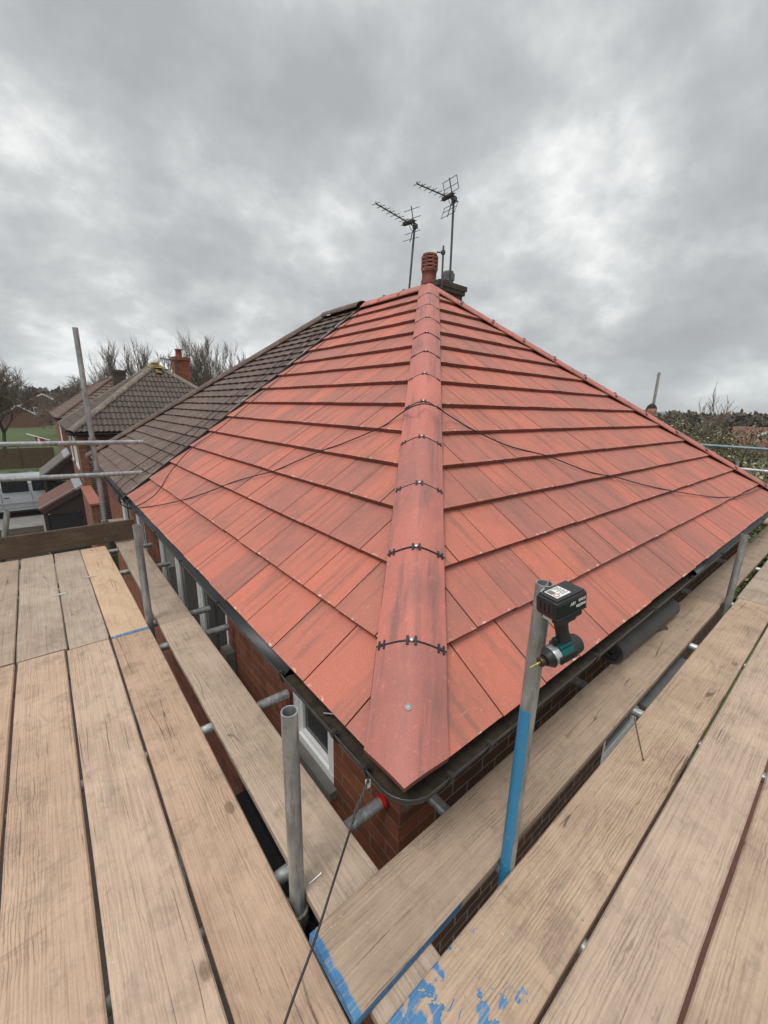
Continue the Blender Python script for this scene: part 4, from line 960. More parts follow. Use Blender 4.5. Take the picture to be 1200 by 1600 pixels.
def chimney_part(parent, c_, sx, sy, z0, z1, m_, pots):
    mb = MB(); x, y = c_; mb.box((x-sx/2, y-sy/2, z0), (x+sx/2, y+sy/2, z1)); mb.box((x-sx/2-.05, y-sy/2-.05, z1), (x+sx/2+.05, y+sy/2+.05, z1+.16)); o = mb.build('chimney', m_, parent)
    for dx_, dy_, r_, h_ in pots:
        p = MB(); p.lathe([(r_*1.1, 0), (r_, .06), (r_*.92, h_-.06), (r_*1.08, h_-.04), (r_*1.08, h_), (r_*.8, h_)], Matrix.Translation((x+dx_, y+dy_, z1+.16)), 14); p.build('chimney_pot', M_TERRA, o)
    return o
M_BRC = brick('orange_brick', (.36, .095, .05), (.26, .07, .04), (.22, .14, .1))
chimney_part(h2, (6.35, 25.2), .75, .6, 5.5, 8.05, M_BRC, [(-.05, 0, .17, .42)])
chimney_part(h3, (4.55, 33.9), .75, .75, 5.5, 7.72, M_STACK, [])
p_, q_ = ony(291, 603, 24.6), ony(275, 562, 24.6)
t = thing('tv_aerial', 'small aerial fixed to the orange brick chimney of the grey-brown roofed house', 'tv aerial', tuple(ony(276, 590, 24.7)))
mb = MB(); mb.tube([ony(277, 590, 24.7), ony(275, 560, 24.7)], .03, 6); mb.build('mast', M_ALU, t); mb = MB(); mb.tube([ony(278, 563, 24.7), ony(250, 560, 24.7)], .025, 6)
for i in range(6): q = ony(252+i*4, 560.3, 24.7); mb.tube([q - Vector((0, .12, .12)), q + Vector((0, .12, .12))], .014, 4)
mb.build('boom', M_ALU, t)

# porches and front garden wall of the neighbours
def porch(parent, y0, y1, xl, xh, zl, zh, rm, posts=True):
    po = MB(); d_ = Vector((xh-xl, 0, zh-zl)).normalized(); n_ = Vector((-d_.z, 0, d_.x))
    a = Vector((xl, 0, zl)); b = Vector((xh-.25, 0, zh-.25*(zh-zl)/(xh-xl))); c_ = Vector((xh, 0, zh))
    def slab(m_, p, q, t0, t1, ya, yb, mi=0):
        vs = [p+n_*t0+Vector((0, ya, 0)), q+n_*t0+Vector((0, ya, 0)), q+n_*t1+Vector((0, ya, 0)), p+n_*t1+Vector((0, ya, 0))]
        vs += [v + Vector((0, yb-ya, 0)) for v in vs]; m_.add(vs, [(0, 1, 2, 3), (7, 6, 5, 4), (0, 4, 5, 1), (1, 5, 6, 2), (2, 6, 7, 3), (3, 7, 4, 0)], mi)
    slab(po, a, b, 0, .06, y0, y1); o = po.build('porch', rm, parent)
    m2 = MB(); slab(m2, b, c_, -.0, .075, y0, y1); slab(m2, a, b, .0605, .085, y0+.12, y0+.17); m2.build('flashing', M_LEAD, o)
    m3 = MB(); slab(m3, a, c_, -.16, -.003, y1-.05, y1-.01); m3.build('rafter', M_FASC, o); m3 = MB(); slab(m3, a, c_, -.16, -.003, y0+.01, y0+.05)
    m3.build('rafter', M_FASC, o); m3 = MB(); tr_ = [Vector((xl+.1, y0+.06, zl-.15)), Vector((xh, y0+.06, zl-.15)), Vector((xh, y0+.06, zh-.1))]; m3.add(tr_ + [v + Vector((0, .03, 0)) for v in tr_], [(0, 1, 2), (5, 4, 3), (0, 3, 4, 1), (1, 4, 5, 2), (2, 5, 3, 0)])
    m3.build('porch_gable', M_FASC, o)
    for x_ in (xl+.12, xh-.12):
        for y_ in (y0+.1, y1-.1): m3 = MB(); m3.box((x_-.05, y_-.05, 0), (x_+.05, y_+.05, zl-.1+(x_-xl)*(zh-zl)/(xh-xl)-.05)); m3.build('post', M_FASC, o)
    m3 = MB(); m3.box((xl+.1, y0+.05, .85), (xh-.1, y0+.08, .93)); m3.build('rail', M_FASC, o)
    m4 = MB(); m4.box((xl+.15, y0+.09, .2), (xh-.1, y0+.11, zl-.2)); m4.build('pane', M_GLASS, o)
M_BTILE = simple('porch_tile', (.16, .075, .055), .8, scale=5); M_GRT = simple('porch_grey_roof', (.15, .13, .115), .85, scale=6)
porch(h2, 18.3, 20.8, -.46, .90, 2.02, 2.78, M_BTILE)
porch(h2, 24.2, 27.4, -.36, .90, 2.30, 3.35, M_GRT)
t = thing('brick_wall', 'tall red brick garden wall with flat coping between the attached house and the porch', 'wall', (.9, 18, 0))
mb = MB(); mb.box((.80, 14.6, 0), (1.05, 17.95, 2.78)); mb.build('masonry', M_BRICKF, t); mb = MB(); mb.box((.77, 14.55, 2.78), (1.08, 17.95, 2.84)); mb.build('coping', simple('red_coping', (.34, .12, .08), .8, scale=6), t)
t = thing('flag', 'small red and white flag on a thin pole leaning out beyond the porch', 'flag', tuple(onz(72, 688, 3.3)))
fa, fb = ony(78, 688, 34), ony(41, 678, 34)
mb = MB(); mb.tube([fa, fb], .035, 6); mb.build('pole', M_UPVC, t)
mb = MB(); mb.add([ony(53, 680.5, 34.05), ony(68, 684.5, 34.05), ony(72, 692, 34.05), ony(58, 692, 34.05)], [(0, 1, 2, 3)]); o = mb.build('cloth', M_RED, t); so = o.modifiers.new('solid', 'SOLIDIFY'); so.thickness = .02
mb = MB(); mb.add([ony(58, 684.5, 34), ony(62, 685.5, 34), ony(64, 692, 34), ony(60, 692, 34)], [(0, 1, 2, 3)]); o = mb.build('stripe', M_UPVC, t); so = o.modifiers.new('solid', 'SOLIDIFY'); so.thickness = .02

# ------------------------------------------------------------ ground, drive, path, fields, hills
def groundmat():
    m, t, b = mat('grass_ground'); c = coords(t, rnd=False)
    n = noise(t, c, .06, 6, .6); n2 = noise(t, c, 3.0, 5, .7); col = mixc(t, thr(t, n, .38, .62), (.048, .088, .02), (.036, .058, .018))
    col = mixc(t, mth(t, 'MULTIPLY', thr(t, n2, .4, .7), .6), col, (.12, .13, .045)); col = mixc(t, mth(t, 'MULTIPLY', thr(t, noise(t, c, .25, 5, .7), .58, .7), .5), col, (.10, .08, .05))
    L(t, col, b.inputs['Base Color']); b.inputs['Roughness'].default_value = .95; bump(t, b, n2, .4, .05); return m
M_GRASS = groundmat()
M_ASPH = simple('tarmac', (.060, .060, .062), .9, scale=3); M_PAVE = simple('paving', (.24, .23, .21), .9, scale=2)
def sheet(name, poly, z, m_, kind='structure'):
    mb = MB(); mb.add([(x, y, z) for x, y in poly], [tuple(range(len(poly)))]); o = mb.build(name, m_); o['kind'] = kind; return o
# ground sheet reaching the horizon, with gentle far relief
mb = MB(); xs = [-6000, -2500, -1200, -600, -300, -120, -40, 0, 40, 120, 300, 600, 1200, 2500, 6000]
mb.add([(x, y, 0) for y in xs for x in xs], [(i*15+j, i*15+j+1, (i+1)*15+j+1, (i+1)*15+j) for i in range(14) for j in range(14)])
g = mb.build('ground', M_GRASS); g['kind'] = 'structure'
sheet('driveway', [(-9, 15.5), (1.1, 15.5), (1.1, 47), (-9, 47)], .006, M_PAVE)
sheet('front_path', [(-9, -4), (1.1, -4), (1.1, 15.5), (-9, 15.5)], .006, simple('dark_setts', (.055, .042, .036), .9, scale=4))  # paving kept darker here than the driveway beyond, below the deck gaps
sheet('road', [(-30, 40), (-9.0, 40), (-9.0, -40), (-30, -40)], .008, M_ASPH)
sheet('side_path', [(1.1, -3), (9.5, -3), (9.5, .93), (1.1, .93)], .006, simple('red_block_paving', (.16, .075, .055), .9, scale=5))
sheet('footpath', [(-30, 106), (4, 122), (4, 124.5), (-30, 108)], .012, M_PAVE)
M_HILL = simple('far_hill', (.085, .095, .095), 1, scale=.01, c2=(.055, .065, .06), bmp=0)
M_WOODL = simple('far_woodland', (.075, .065, .052), 1, scale=.05, c2=(.055, .055, .035), bmp=0)
def hill(az, span, dist, hgt, m_, seed):
    r = random.Random(seed); mb = MB(); n = 60; top = []
    ph = [r.random()*6 for _ in range(5)]
    rows = []
    for i in range(n+1):
        a = rad(az - span/2 + span*i/n); e = math.sin(math.pi*i/n)**.4
        hh = hgt*e*(.72 + .28*sum(math.sin(i*.12*(k+1)+ph[k])/(k+1) for k in range(4)))
        for q, (dd_, hq) in enumerate(((dist*.80, -2), (dist*.9, hh*.6), (dist, hh), (dist*1.3, hh*.4))):
            rows.append((math.cos(a)*dd_, math.sin(a)*dd_, hq))
    mb.add(rows, [(i*4+j, (i+1)*4+j, (i+1)*4+j+1, i*4+j+1) for i in range(n) for j in range(3)], smooth=True)
    o = mb.build('hills', m_); o['kind'] = 'structure'
hill(95, 40, 3200, 82, M_HILL, 3); hill(92, 30, 1500, 30, M_WOODL, 5); hill(8, 44, 2600, 22, M_HILL, 7)

# ------------------------------------------------------------ trees
M_BARK = simple('bark', (.085, .068, .052), .95, scale=5, c2=(.05, .042, .034)); M_TWIG = simple('twigs', (.22, .18, .14), .95, c2=(.13, .10, .08), scale=2, bmp=0)
def bare_tree(name, label, loc, height, spread, seed, density=1.0, lean=0, group=None, trunkh=.25, twig=.012, levels=5, up=.35):
    twig *= .55; r = random.Random(seed); t = thing(name, label, 'tree', loc, group); tr = MB(); cr = MB(); base = Vector(loc)
    def grow(p, d_, ln, rad_, lv):
        n = 3; pts = [p]; q = p; dd_ = d_.copy()
        for i in range(n):
            dd_ = (dd_ + Vector((r.gauss(0, .16), r.gauss(0, .16), r.gauss(0, .10) + up*.12))).normalized(); q = q + dd_*ln/n; pts.append(q)
        rs = [rad_*(1-.42*i/n) for i in range(n+1)]
        (tr if lv >= levels-1 else cr).tube(pts, rs, 7 if lv >= levels-1 else 3, cap=False)
        if lv == 0: return
        k = r.choice((3, 4)) if lv > 1 else int(r.choice((5, 6, 7))*density + .5)
        for j in range(k):
            f = r.uniform(.35, 1.0) if j else 1.0
            s_ = pts[min(n, int(f*n))]; an = r.uniform(0, 2*math.pi); tilt = r.uniform(.35, .85)*spread
            ax = dd_.orthogonal().normalized(); ax2 = dd_.cross(ax)
            nd = (dd_*math.cos(tilt) + (ax*math.cos(an)+ax2*math.sin(an))*math.sin(tilt) + Vector((0, 0, up*.35))).normalized()
            grow(s_, nd, ln*r.uniform(.58, .82), max(twig, rad_*r.uniform(.42, .6)), lv-1)
    grow(base, Vector((lean, 0, 1)).normalized(), height*trunkh, height*.015, levels)
    zm = sorted(v[2] for v in cr.v)[int(len(cr.v)*.995)]; k_ = height/zm
    for m_ in (tr, cr): m_.v = [(base.x+(x-base.x)*k_, base.y+(y-base.y)*k_, base.z+(z-base.z)*k_) for x, y, z in m_.v]
    tr.build('trunk', M_BARK, t); cr.build('crown', M_TWIG, t); return t
TGp = 'bare winter trees behind the neighbouring roofs'
tl = ['leafless tree at the left end of the row behind the small dark chimney', 'leafless tree right above the small dark chimney', 'leafless tree second to the right of the small dark chimney', 'leafless tree just left of the lichened roof peak', 'leafless tree directly behind the lichened roof peak', 'leafless tree touching the left side of the orange brick chimney',
      'leafless tree touching the right side of the orange brick chimney', 'tallest fine-twigged leafless tree, in the middle of the row right of the orange chimney', 'leafless tree just right of the tallest one in the row', 'leafless tree third from the right end of the row', 'leafless tree second from the right end of the row', 'low leafless tree last in the row, half hidden by the brown roof']
tpx = [(168, 556), (186, 549), (207, 546), (228, 547), (250, 548), (264, 556), (303, 540), (318, 532), (334, 542), (350, 550), (370, 556), (385, 562)]
for i, (px, top) in enumerate(tpx):
    b = ony(px, 640, 52 + (i*5) % 9); tp = ony(px, top, 52 + (i*5) % 9)
    bare_tree('bare_tree', tl[i], (b.x, b.y, 0), (tp.z)*1.06, .50, 100+i, 1.25, group=TGp, trunkh=.34, twig=.022, levels=5, up=.9)
b = onz(4, 692, 0); bare_tree('bare_tree', 'dark spreading leafless tree on the grass at the left frame edge', (-3.35, 57, 0), 9.0, 1.0, 201, 1.0, trunkh=.28, twig=.022, levels=6, up=.25)
for i, (px, top, yy) in enumerate(((95, 592, 88), (125, 590, 90), (152, 592, 92))):
    b = ony(px, 640, yy); tp = ony(px, top, yy); bare_tree('bare_tree', ['leafless tree with arching twigs left of the tall post', 'leafless tree with flat crown just behind the tall post', 'leafless tree half hidden by the farther brown roof peak'][i], (b.x, b.y, 0), tp.z*.98, 1.15, 301+i, 1.0, group='spreading bare trees by the field', trunkh=.27, twig=.03, levels=6, up=.12)
b = onx(1128, 650, 30); bare_tree('bare_tree', 'sparse leafless sapling against the sky above the right hedge', (30, b.y, 0), 6.85, .70, 401, .45, trunkh=.42, twig=.03, levels=5, up=.3)

# leafy / blossoming hedge and bushes beyond the right hip, tree lines far away
def leaf_cloud(name, label, cat, c_, rx, ry, rz, n, mats, seed, size=.06, group=None, stems=14, kind=None):
    r = random.Random(seed); t = thing(name, label, cat, c_, group); mb = MB(); c0 = Vector(c_)
    lob = [(Vector((r.uniform(-.75, .75)*rx, r.uniform(-.75, .75)*ry, r.uniform(.35, .85)*rz)), r.uniform(.25, .48)) for _ in range(16)]
    for i in range(n):
        l, s_ = r.choice(lob); d_ = Vector((r.gauss(0, 1), r.gauss(0, 1), r.gauss(0, 1))).normalized() * r.random()**.4
        p = c0 + l + Vector((d_.x*rx*s_, d_.y*ry*s_, d_.z*rz*s_))
        if p.z < .05: continue
        a = Vector((r.gauss(0, 1), r.gauss(0, 1), r.gauss(0, 1))).normalized(); b_ = a.orthogonal().normalized(); sz = size*r.uniform(.5, 1.3)
        mb.add([p, p + a*sz + b_*sz*.5, p + a*sz*2, p + a*sz - b_*sz*.5], [(0, 1, 2, 3)], r.choices(range(len(mats)), [.60, .32, .08][:len(mats)])[0])
    mb.build('foliage', mats, t)
    sb = MB()
    for i in range(220):
        l, s_ = r.choice(lob); d_ = Vector((r.gauss(0, .6), r.gauss(0, .6), abs(r.gauss(.6, .5)))).normalized(); p = c0 + l; q = p + Vector((d_.x*rx*s_, d_.y*ry*s_, d_.z*rz*s_))*r.uniform(.6, 1.05)
        sb.tube([p, (p+q)/2 + Vector((r.gauss(0, .05), r.gauss(0, .05), 0)), q], [.012, .008, .004], 3)
    for i in range(stems):
        l, s_ = r.choice(lob); sb.tube([c0 + Vector((l.x*.3, l.y*.3, 0)), c0 + Vector((l.x*.7, l.y*.7, l.z*.6)), c0 + l + Vector((r.gauss(0, .2), r.gauss(0, .2), rz*.3))], [.06, .04, .015], 5)
    sb.build('stems', M_BARK, t); return t
M_LF1 = simple('leaf_olive', (.125, .12, .045), .8, bmp=0); M_LF2 = simple('leaf_brown', (.10, .07, .045), .85, bmp=0); M_BLO = simple('blossom', (.50, .46, .33), .8, bmp=0); M_LF3 = simple('leaf_green', (.10, .15, .035), .8, bmp=0); M_LFD = simple('leaf_dark', (.062, .06, .042), .85, bmp=0)
bl = [('large olive bush flecked with pale blossom just beyond the right hip', 19, 4.3, 0, 3.2, 2.4, 4.75, 42000), ('blossom-flecked bush under the bare sapling', 24, 5.2, 0, 3.2, 1.9, 4.7, 28000), ('browner bush in front of the red-roofed house', 27, 3.6, 0, 4, 1.8, 2.5, 14000)]
for i, (lb, x, y, z, rx, ry, rz, n) in enumerate(bl): leaf_cloud('blossoming_bush', lb, 'bush', (x, y, z), rx, ry, rz, n, [M_LF1, M_LF2, M_BLO], 500+i, .055)
leaf_cloud('garden_bush', 'low bright green bush between the two right guard rails', 'bush', (15.5, 2.2, 0), 3.0, 2.2, 4.0, 18000, [M_LF3, M_LF1, M_BLO], 520, .055)
def treeline(label, pts, hgt, n, seed, size, mats):
    r = random.Random(seed); mb = MB(); a, b = Vector((*pts[0], 0)), Vector((*pts[1], 0)); K = 26; hs = [r.uniform(.55, 1.0) for _ in range(K+1)]; w_ = (b-a).length/K
    for i in range(n):
        f = r.random(); k = f*K; kk = int(k); hh = hgt*hs[kk]*math.sqrt(max(0, 1-(2*(k-kk)-1)**2*.75)); p = a + (b-a)*f + Vector((r.gauss(0, w_*.3), r.gauss(0, w_*.3), hh*r.random()**.6))
        d_ = Vector((r.gauss(0, 1), r.gauss(0, 1), r.gauss(0, 1))).normalized(); e = d_.orthogonal().normalized(); sz = size*r.uniform(.5, 1.4)
        mb.add([p, p + d_*sz + e*sz*.6, p + d_*sz*1.8, p + d_*sz - e*sz*.6], [(0, 1, 2, 3)], r.choice(range(len(mats))))
    o = mb.build('woodland', mats); o['kind'] = 'stuff'; o['label'] = label; o['category'] = 'woodland'
treeline('dark line of far trees along the right horizon', [(150, -25), (170, 110)], 7.2, 16000, 601, .9, [M_LFD, M_LF2])
treeline('brown far woodland on the left skyline above the brick houses', [(-40, 215), (60, 230)], 11, 16000, 603, 1.1, [M_LFD, M_LF2])
treeline('nearer brown scrub behind the red-roofed house', [(85, 3), (80, 34)], 5.6, 9000, 605, .5, [M_LF2, M_LFD])

# ------------------------------------------------------------ distant houses
M_PALE = simple('pale_render', (.55, .50, .40), .85, scale=2); M_REDR = simple('far_red_roof', (.20, .085, .062), .85, scale=1.5, c2=(.14, .07, .055)); M_BRR = simple('far_brown_roof', (.14, .085, .065), .9, scale=1)
def gable_house(label, loc, az, w_, d_, he, hr, wm, rm, wins, group=None, barge=True):
    """gable end faces local -y; w_ across the gable"""
    t = thing('gabled_house', label, 'house', loc, group, rot=(0, 0, az))
    mb = MB(); mb.box((-w_/2, 0, 0), (w_/2, d_, he)); mb.add([(-w_/2, 0, he), (w_/2, 0, he), (0, 0, he+hr), (-w_/2, d_, he), (w_/2, d_, he), (0, d_, he+hr)], [(0, 1, 2), (3, 5, 4)]); mb.build('walls', wm, t)
    mb = MB(); o_ = .35; k = hr/(w_/2)
    for s_ in (-1, 1):
        a = [(0, -o_, he+hr+.12), (s_*(w_/2+o_), -o_, he-o_*k+.12), (s_*(w_/2+o_), d_+o_, he-o_*k+.12), (0, d_+o_, he+hr+.12)]
        b = [(x, y, z-.14) for x, y, z in a]; mb.add(a+b, [(0, 1, 2, 3), (7, 6, 5, 4), (0, 4, 5, 1), (1, 5, 6, 2), (2, 6, 7, 3)])
    mb.build('roof', rm, t)
    if barge:
        mb = MB()
        for s_ in (-1, 1):
            a = [(0, -o_-.03, he+hr+.14), (s_*(w_/2+o_), -o_-.03, he-o_*k+.14), (s_*(w_/2+o_), -o_-.03, he-o_*k-.16), (0, -o_-.03, he+hr-.16)]
            mb.add(a + [(x, y-.05, z) for x, y, z in a], [(4, 5, 6, 7), (0, 1, 5, 4), (2, 3, 7, 6)])
        mb.build('bargeboard', M_UPVC, t)
    for (x, z, ww_, hh) in wins:
        m_ = MB(); f_ = .12; m_.box((x-ww_/2, -.06, z), (x+ww_/2, -.005, z+f_)); m_.box((x-ww_/2, -.06, z+hh-f_), (x+ww_/2, -.005, z+hh)); m_.box((x-ww_/2, -.06, z+f_), (x-ww_/2+f_, -.005, z+hh-f_)); m_.box((x+ww_/2-f_, -.06, z+f_), (x+ww_/2, -.005, z+hh-f_)); m_.box((x-.06, -.06, z+f_), (x+.06, -.005, z+hh-f_))
        o = m_.build('window', M_UPVC, t); g = MB(); g.box((x-ww_/2+.1, -.03, z+.1), (x+ww_/2-.1, -.01, z+hh-.1)); g.build('pane', M_GLASS, o)
    return t
M_FARB = brick('far_brick', (.24, .11, .07), (.17, .08, .055), (.25, .2, .16))
gable_house('distant brick house with white gable trim and two white windows, beyond the grass', (1.2, 128, 0), rad(-6), 8.5, 9, 4.6, 2.6, M_FARB, M_BRR, [(-2, 2.9, 1.3, 1.3), (2.2, 2.9, 1.3, 1.3)])
gable_house('smaller distant brick gable lower left of the white-trimmed house', (-3.3, 118, 0), rad(4), 6.0, 8, 2.6, 2.0, M_FARB, M_BRR, [])
gable_house('distant brick house at the left frame edge behind the dark tree', (-12, 140, 0), rad(20), 8, 9, 4.8, 2.5, M_FARB, M_BRR, [(0, 2.9, 1.4, 1.3)])
b = onx(1190, 690, 62)
gable_house('pale house with a red roof and white windows at the right frame edge', (60, 4.4, 0), rad(-84), 7.5, 9, 4.0, 2.1, M_PALE, M_REDR, [(2.0, 2.5, 1.9, 1.2), (-1.4, 2.5, 1.7, 1.2)])
gable_house('long low red-roofed house beside the pale house at right', (69, 8.6, 0), rad(6), 5, 3.4, 3.3, 1.1, M_FARB, M_REDR, [])
gable_house('red tiled extension roof in front of the pale house', (56, 5.4, 0), rad(6), 3.0, 4.5, 2.3, 1.2, M_PALE, M_REDR, [], barge=False)

# ------------------------------------------------------------ fence, van, dark car in the drive
def fence(label, a, b, h_, m_, n):
    a = Vector((*a, 0)); b = Vector((*b, 0)); t = thing('wooden_fence', label, 'fence', tuple(a)); d_ = (b-a); L_ = d_.length; d_.normalize(); s_ = Vector((-d_.y, d_.x, 0))
    M = Matrix(((d_.x, s_.x, 0, a.x), (d_.y, s_.y, 0, a.y), (0, 0, 1, 0), (0, 0, 0, 1)))
    for i in range(n):
        mb = MB(); x0 = L_*i/n
        for k in range(9): mb.box((x0+.05, 0, h_*k/9), (x0+L_/n-.05, .02+.008*(k % 2), h_*(k+1)/9-.01), M=M)
        mb.build('panel', m_, t)
        mb = MB(); mb.box((x0-.05, -.03, 0), (x0+.05, .07, h_+.1), M=M); mb.build('post', m_, t)
M_FEN = simple('fence_wood', (.11, .075, .045), .9, scale=2); M_FEN2 = simple('fence_wood_grey', (.15, .12, .09), .9, scale=2)
fence('brown timber fence between the drive and the grass behind the van', (-9, 47.5), (.6, 47.0), 1.75, M_FEN, 4)
fence('low weathered timber fence just beyond the leaning tube end at left', (-4.5, 19.6), (-.42, 19.4), 1.25, M_FEN2, 3)
sheet('verge', [(-9, 38.5), (1.0, 38.5), (1.0, 47), (-9, 47)], .014, M_GRASS)
def van():
    t = thing('parked_van', 'silver panel van parked side-on in the neighbouring drive behind the guard rails', 'van', (-1.4, 27.5, 0))
    ms = simple('silver_paint', (.52, .54, .56), .28, metal=.35, var=.06, bmp=0); mk = simple('tyre_rubber', (.02, .02, .02), .9); mg = M_GLASS
    x0, x1, y0, y1 = -4.3, .62, 27.0, 28.9
    prof = [(x0, .35), (x0, 1.0), (x0+.2, 1.25), (x0+.95, 1.42), (x0+1.6, 1.98), (x0+2.1, 2.05), (x1-.15, 2.03), (x1, 1.9), (x1, .35)]
    mb = MB(); n = len(prof)
    def ring(y, ins, zc_=1.15): return [Vector((x + (ins*(1 if x < -1.5 else -1) if z > 1.2 else 0), y, z - (ins*.3 if z > 1.5 else 0))) for x, z in prof]
    secs = [(y0+.16, .05), (y0+.02, 0)]
    rings = [];
    for y, hi in ((y0, 0), (y1, 0)):
        s_ = 1 if y == y0 else -1
        rings.append([Vector((x, y + s_*(.20*max(0, (z-1.2)/.85)), z)) for x, z in prof])
    vs = rings[0] + rings[1]
    mb.add(vs, [tuple(range(n)), tuple(reversed(range(n, 2*n)))] + [(i, n+i, n+(i+1) % n, (i+1) % n) for i in range(n)])
    body = mb.build('body', ms, t, bevel=.05)
    mg = simple('tinted_glass', (.008, .008, .01), .25, bmp=0); mg.node_tree.nodes['Principled BSDF'].inputs['Specular IOR Level'].default_value = .25
    for a, b in ((x0+1.25, x0+2.2), (x0+2.35, x0+3.35), (x0+3.5, x1-.22)):
        g = MB(); yy = lambda z: y0 + .20*max(0, (z-1.2)/.85) - .012
        g.add([(a+.1 if a < x0+1.5 else a, yy(1.30), 1.30), (b, yy(1.30), 1.30), (b, yy(1.84), 1.84), (a+.45 if a < x0+1.5 else a, yy(1.84), 1.84)], [(0, 1, 2, 3)]); o = g.build('side_window', mg, t); so = o.modifiers.new('s', 'SOLIDIFY'); so.thickness = .015
    for a in (x0+1.15, x0+2.28, x0+3.42):
        g = MB(); g.box((a, y0-.004, .5), (a+.012, y0+.01, 1.28)); g.box((a-.0, y0-.003, .5), (a+1.1, y0+.01, .512)); g.build('door_seam', M_BLK, t)
    for a in (x0+2.12, x0+2.46):
        g = MB(); g.box((a-.11, y0-.035, 1.02), (a+.11, y0, 1.06)); g.build('door_handle', M_BLK, t, bevel=.008)
    g = MB(); g.box((x0+.6, y0-.03, .72), (x1-.1, y0+.0, .80)); g.build('side_moulding', simple('moulding', (.38, .39, .40), .4, bmp=0), t, bevel=.01)
    g = MB(); g.box((x0+.1, y0+.02, .30), (x1-.1, y1-.02, .40)); g.build('sill', M_BLK, t)
    for wx_ in (x0+.85, x1-.95):
        for yy_ in (y0+.12, y1-.12):
            Mw = Matrix.Translation((wx_, yy_, .34)) @ Matrix.Rotation(math.pi/2, 4, 'X'); g = MB(); g.lathe([(.20, -.11), (.30, -.12), (.34, -.09), (.34, .09), (.30, .12), (.20, .11)], Mw, 20); o = g.build('wheel', mk, t)
            g = MB(); g.lathe([(0, -.09), (.2, -.1), (.21, .1), (0, .09)], Mw, 12); g.build('rim', M_SCREW, o)
van()
def car():
    t = thing('parked_car', 'dark estate car parked beyond the silver van', 'car', (-2.4, 34, 0)); mp = simple('dark_paint', (.03, .033, .04), .25, metal=.3, var=.1, bmp=0)
    x0, x1, y0, y1 = -4.6, .3, 32.6, 34.4
    prof = [(x0, .3), (x0, .75), (x0+1.1, .92), (x0+1.8, 1.42), (x0+3.6, 1.46), (x1-.1, 1.0), (x1, .8), (x1, .3)]; n = len(prof); mb = MB()
    vs = [Vector((x, y0 + .22*max(0, (z-.9)/.5), z)) for x, z in prof] + [Vector((x, y1 - .22*max(0, (z-.9)/.5), z)) for x, z in prof]
    mb.add(vs, [tuple(range(n)), tuple(reversed(range(n, 2*n)))] + [(i, n+i, n+(i+1) % n, (i+1) % n) for i in range(n)]); mb.build('body', mp, t, bevel=.06)
    g = MB(); g.add([(x0+1.5, y0+.03, .98), (x1-.7, y0+.03, .98), (x1-1.2, y0+.19, 1.36), (x0+1.9, y0+.19, 1.36)], [(0, 1, 2, 3)]); o = g.build('side_window', M_GLASS, t); so = o.modifiers.new('s', 'SOLIDIFY'); so.thickness = .02
    for wx_ in (x0+.85, x1-.85): g = MB(); g.lathe([(0, -.1), (.31, -.1), (.31, .1), (0, .1)], Matrix.Translation((wx_, y0+.1, .31)) @ Matrix.Rotation(math.pi/2, 4, 'X'), 18); g.build('wheel', M_BLK, t)
car()

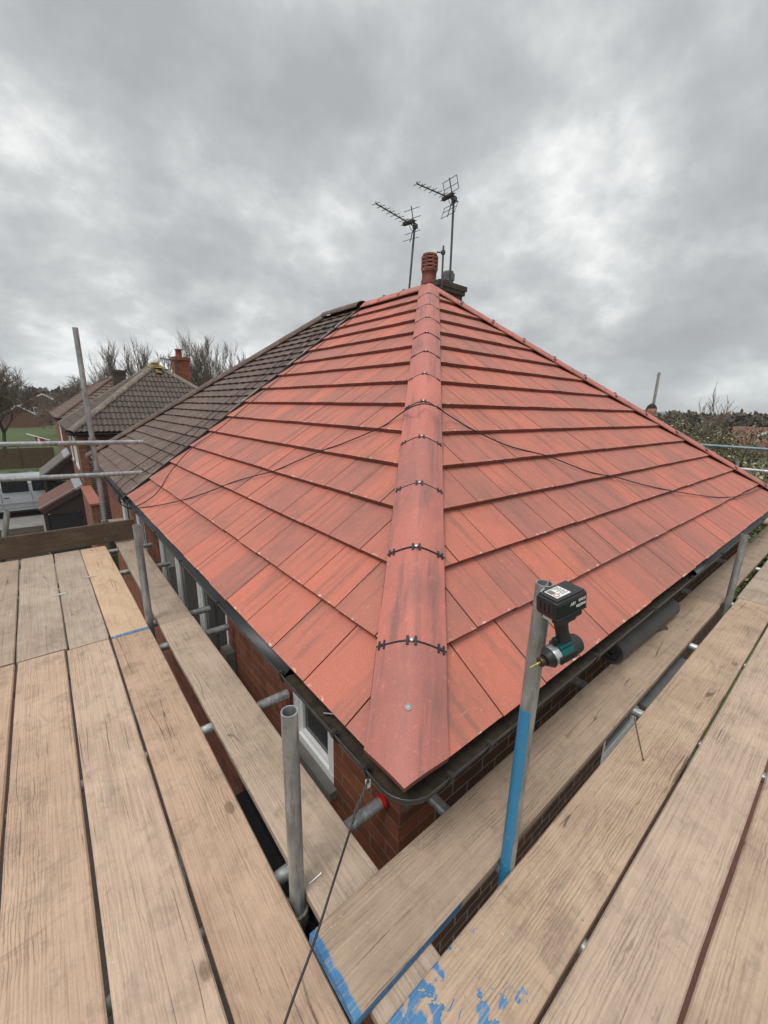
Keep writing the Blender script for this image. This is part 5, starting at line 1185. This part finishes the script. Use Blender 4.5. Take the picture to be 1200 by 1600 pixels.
# ------------------------------------------------------------ roofer behind the right hip (only the top of the head shows)
def person():
    bx, by = 8.55, 2.74; fz = 4.235
    t = thing('person', 'dark-haired person on the far scaffold, head just showing above the right hip', 'person', (bx, by, fz))
    pts = {'pel': (0, 0, .93), 'waist': (0, 0, 1.07), 'chest': (0, 0, 1.30), 'neck': (0, 0, 1.46), 'jaw': (-.01, 0, 1.54),
           'lsh': (0, .17, 1.40), 'lel': (-.03, .24, 1.13), 'lwr': (-.16, .22, .92), 'lha': (-.21, .21, .86), 'rsh': (0, -.17, 1.40), 'rel': (-.03, -.24, 1.13), 'rwr': (-.16, -.22, .92), 'rha': (-.21, -.21, .86),
           'lhi': (0, .09, .90), 'lkn': (-.02, .11, .50), 'lan': (.02, .12, .09), 'lto': (-.15, .13, .04), 'rhi': (0, -.09, .90), 'rkn': (-.02, -.11, .50), 'ran': (.02, -.12, .09), 'rto': (-.15, -.13, .04)}
    rr = {'pel': (.14, .11), 'waist': (.135, .10), 'chest': (.155, .11), 'neck': (.055, .055), 'jaw': (.055, .06), 'lsh': (.065,)*2, 'lel': (.045,)*2, 'lwr': (.03,)*2, 'lha': (.03, .02), 'lhi': (.09,)*2, 'lkn': (.06,)*2, 'lan': (.04,)*2, 'lto': (.035,)*2}
    E_ = [('pel', 'waist'), ('waist', 'chest'), ('chest', 'neck'), ('neck', 'jaw')] + [(s+a, s+b) for s in 'lr' for a, b in (('sh', 'el'), ('el', 'wr'), ('wr', 'ha'), ('hi', 'kn'), ('kn', 'an'), ('an', 'to'))] + [('chest', 'lsh'), ('chest', 'rsh'), ('pel', 'lhi'), ('pel', 'rhi')]
    nm = list(pts); me = bpy.data.meshes.new('body'); me.from_pydata([Vector(pts[k]) + Vector((bx, by, fz)) for k in nm], [(nm.index(a), nm.index(b)) for a, b in E_], []); me.update()
    o = bpy.data.objects.new('body', me); COL.objects.link(o); o.modifiers.new('skin', 'SKIN'); sv = me.skin_vertices[0].data if me.skin_vertices else None
    if not me.skin_vertices:
        me.attributes  # the layer is created by the modifier on a linked object
    if sv:
        for i, k in enumerate(nm):
            q = rr.get(k) or rr.get('l'+k[1:]); sv[i].radius = q; sv[i].use_root = (k == 'pel')
    su = o.modifiers.new('sub', 'SUBSURF'); su.levels = su.render_levels = 2
    me.materials.append(simple('dark_workwear', (.03, .032, .04), .9)); o.parent = t; o.matrix_parent_inverse = PINV[t.name]
    sk = simple('skin', (.42, .22, .15), .55, var=.12, bmp=0); hc = Vector((bx-.02, by, fz+1.615))
    Hm = Matrix.Translation(hc) @ Matrix.Rotation(rad(35), 4, 'Z')
    def ell(mb, c, r3, n=18, m=12):
        vs = [Hm @ Vector((c[0] + r3[0]*math.sin(math.pi*i/m)*math.cos(2*math.pi*k/n), c[1] + r3[1]*math.sin(math.pi*i/m)*math.sin(2*math.pi*k/n), c[2] + r3[2]*math.cos(math.pi*i/m))) for i in range(m+1) for k in range(n)]
        mb.add(vs, [(i*n+k, i*n+(k+1) % n, (i+1)*n+(k+1) % n, (i+1)*n+k) for i in range(m) for k in range(n)], smooth=True)
    mb = MB(); ell(mb, (0, 0, 0), (.096, .078, .118)); ell(mb, (-.03, 0, -.06), (.062, .055, .06)); ell(mb, (-.098, 0, -.015), (.016, .012, .026), 8, 6)
    for s_ in (-1, 1): ell(mb, (.0, s_*.080, -.01), (.02, .012, .032), 8, 6)
    hd = mb.build('head', sk, t)
    mb = MB()
    for s_ in (-1, 1): ell(mb, (-.084, s_*.031, .0), (.008, .012, .007), 8, 6)
    mb.build('eyes', simple('eye_dark', (.03, .02, .015), .3, bmp=0), hd)
    mb = MB(); ell(mb, (-.086, 0, -.066), (.008, .022, .006), 8, 6); mb.build('mouth', simple('lips', (.30, .11, .09), .6, bmp=0), hd)
    mb = MB(); n, m = 26, 12; r = random.Random(6)
    vs = [];
    for i in range(m+1):
        for k in range(n):
            a = 2*math.pi*k/n; th = math.pi*.56*i/m*(1.0 if math.cos(a) > -.35 else .68); q = 1.07 + r.uniform(-.02, .03)
            vs.append(Hm @ Vector((.098*q*math.sin(th)*math.cos(a) + .004, .081*q*math.sin(th)*math.sin(a), .122*q*math.cos(th))))
    mb.add(vs, [(i*n+k, i*n+(k+1) % n, (i+1)*n+(k+1) % n, (i+1)*n+k) for i in range(m) for k in range(n)], smooth=True)
    mb.build('hair', simple('dark_hair', (.022, .017, .013), .8, scale=60, bmp=.5), t)
    mb = MB(); mb.box((bx-.35, by-2, fz-.04), (bx+.22, by+2.5, fz)); 
    o = mb.build('scaffold_board', M_WOODG, off=Vector((bx, by, fz))); tag(o, 'board the distant person stands on behind the right hip', 'scaffold board')
person()

# ------------------------------------------------------------ the thin haze over the far fields
hm = bpy.data.materials.new('haze_air'); hm.use_nodes = True; hn = hm.node_tree; hn.nodes.remove(hn.nodes['Principled BSDF'])
pv = hn.nodes.new('ShaderNodeVolumePrincipled'); pv.inputs['Color'].default_value = (.97, .98, 1, 1); pv.inputs['Density'].default_value = .00028
L(hn, pv.outputs[0], hn.nodes['Material Output'].inputs['Volume'])
mb = MB(); mb.box((-6100, -6100, -6), (6100, 6100, 90)); hz = mb.build('haze', hm); hz['kind'] = 'stuff'
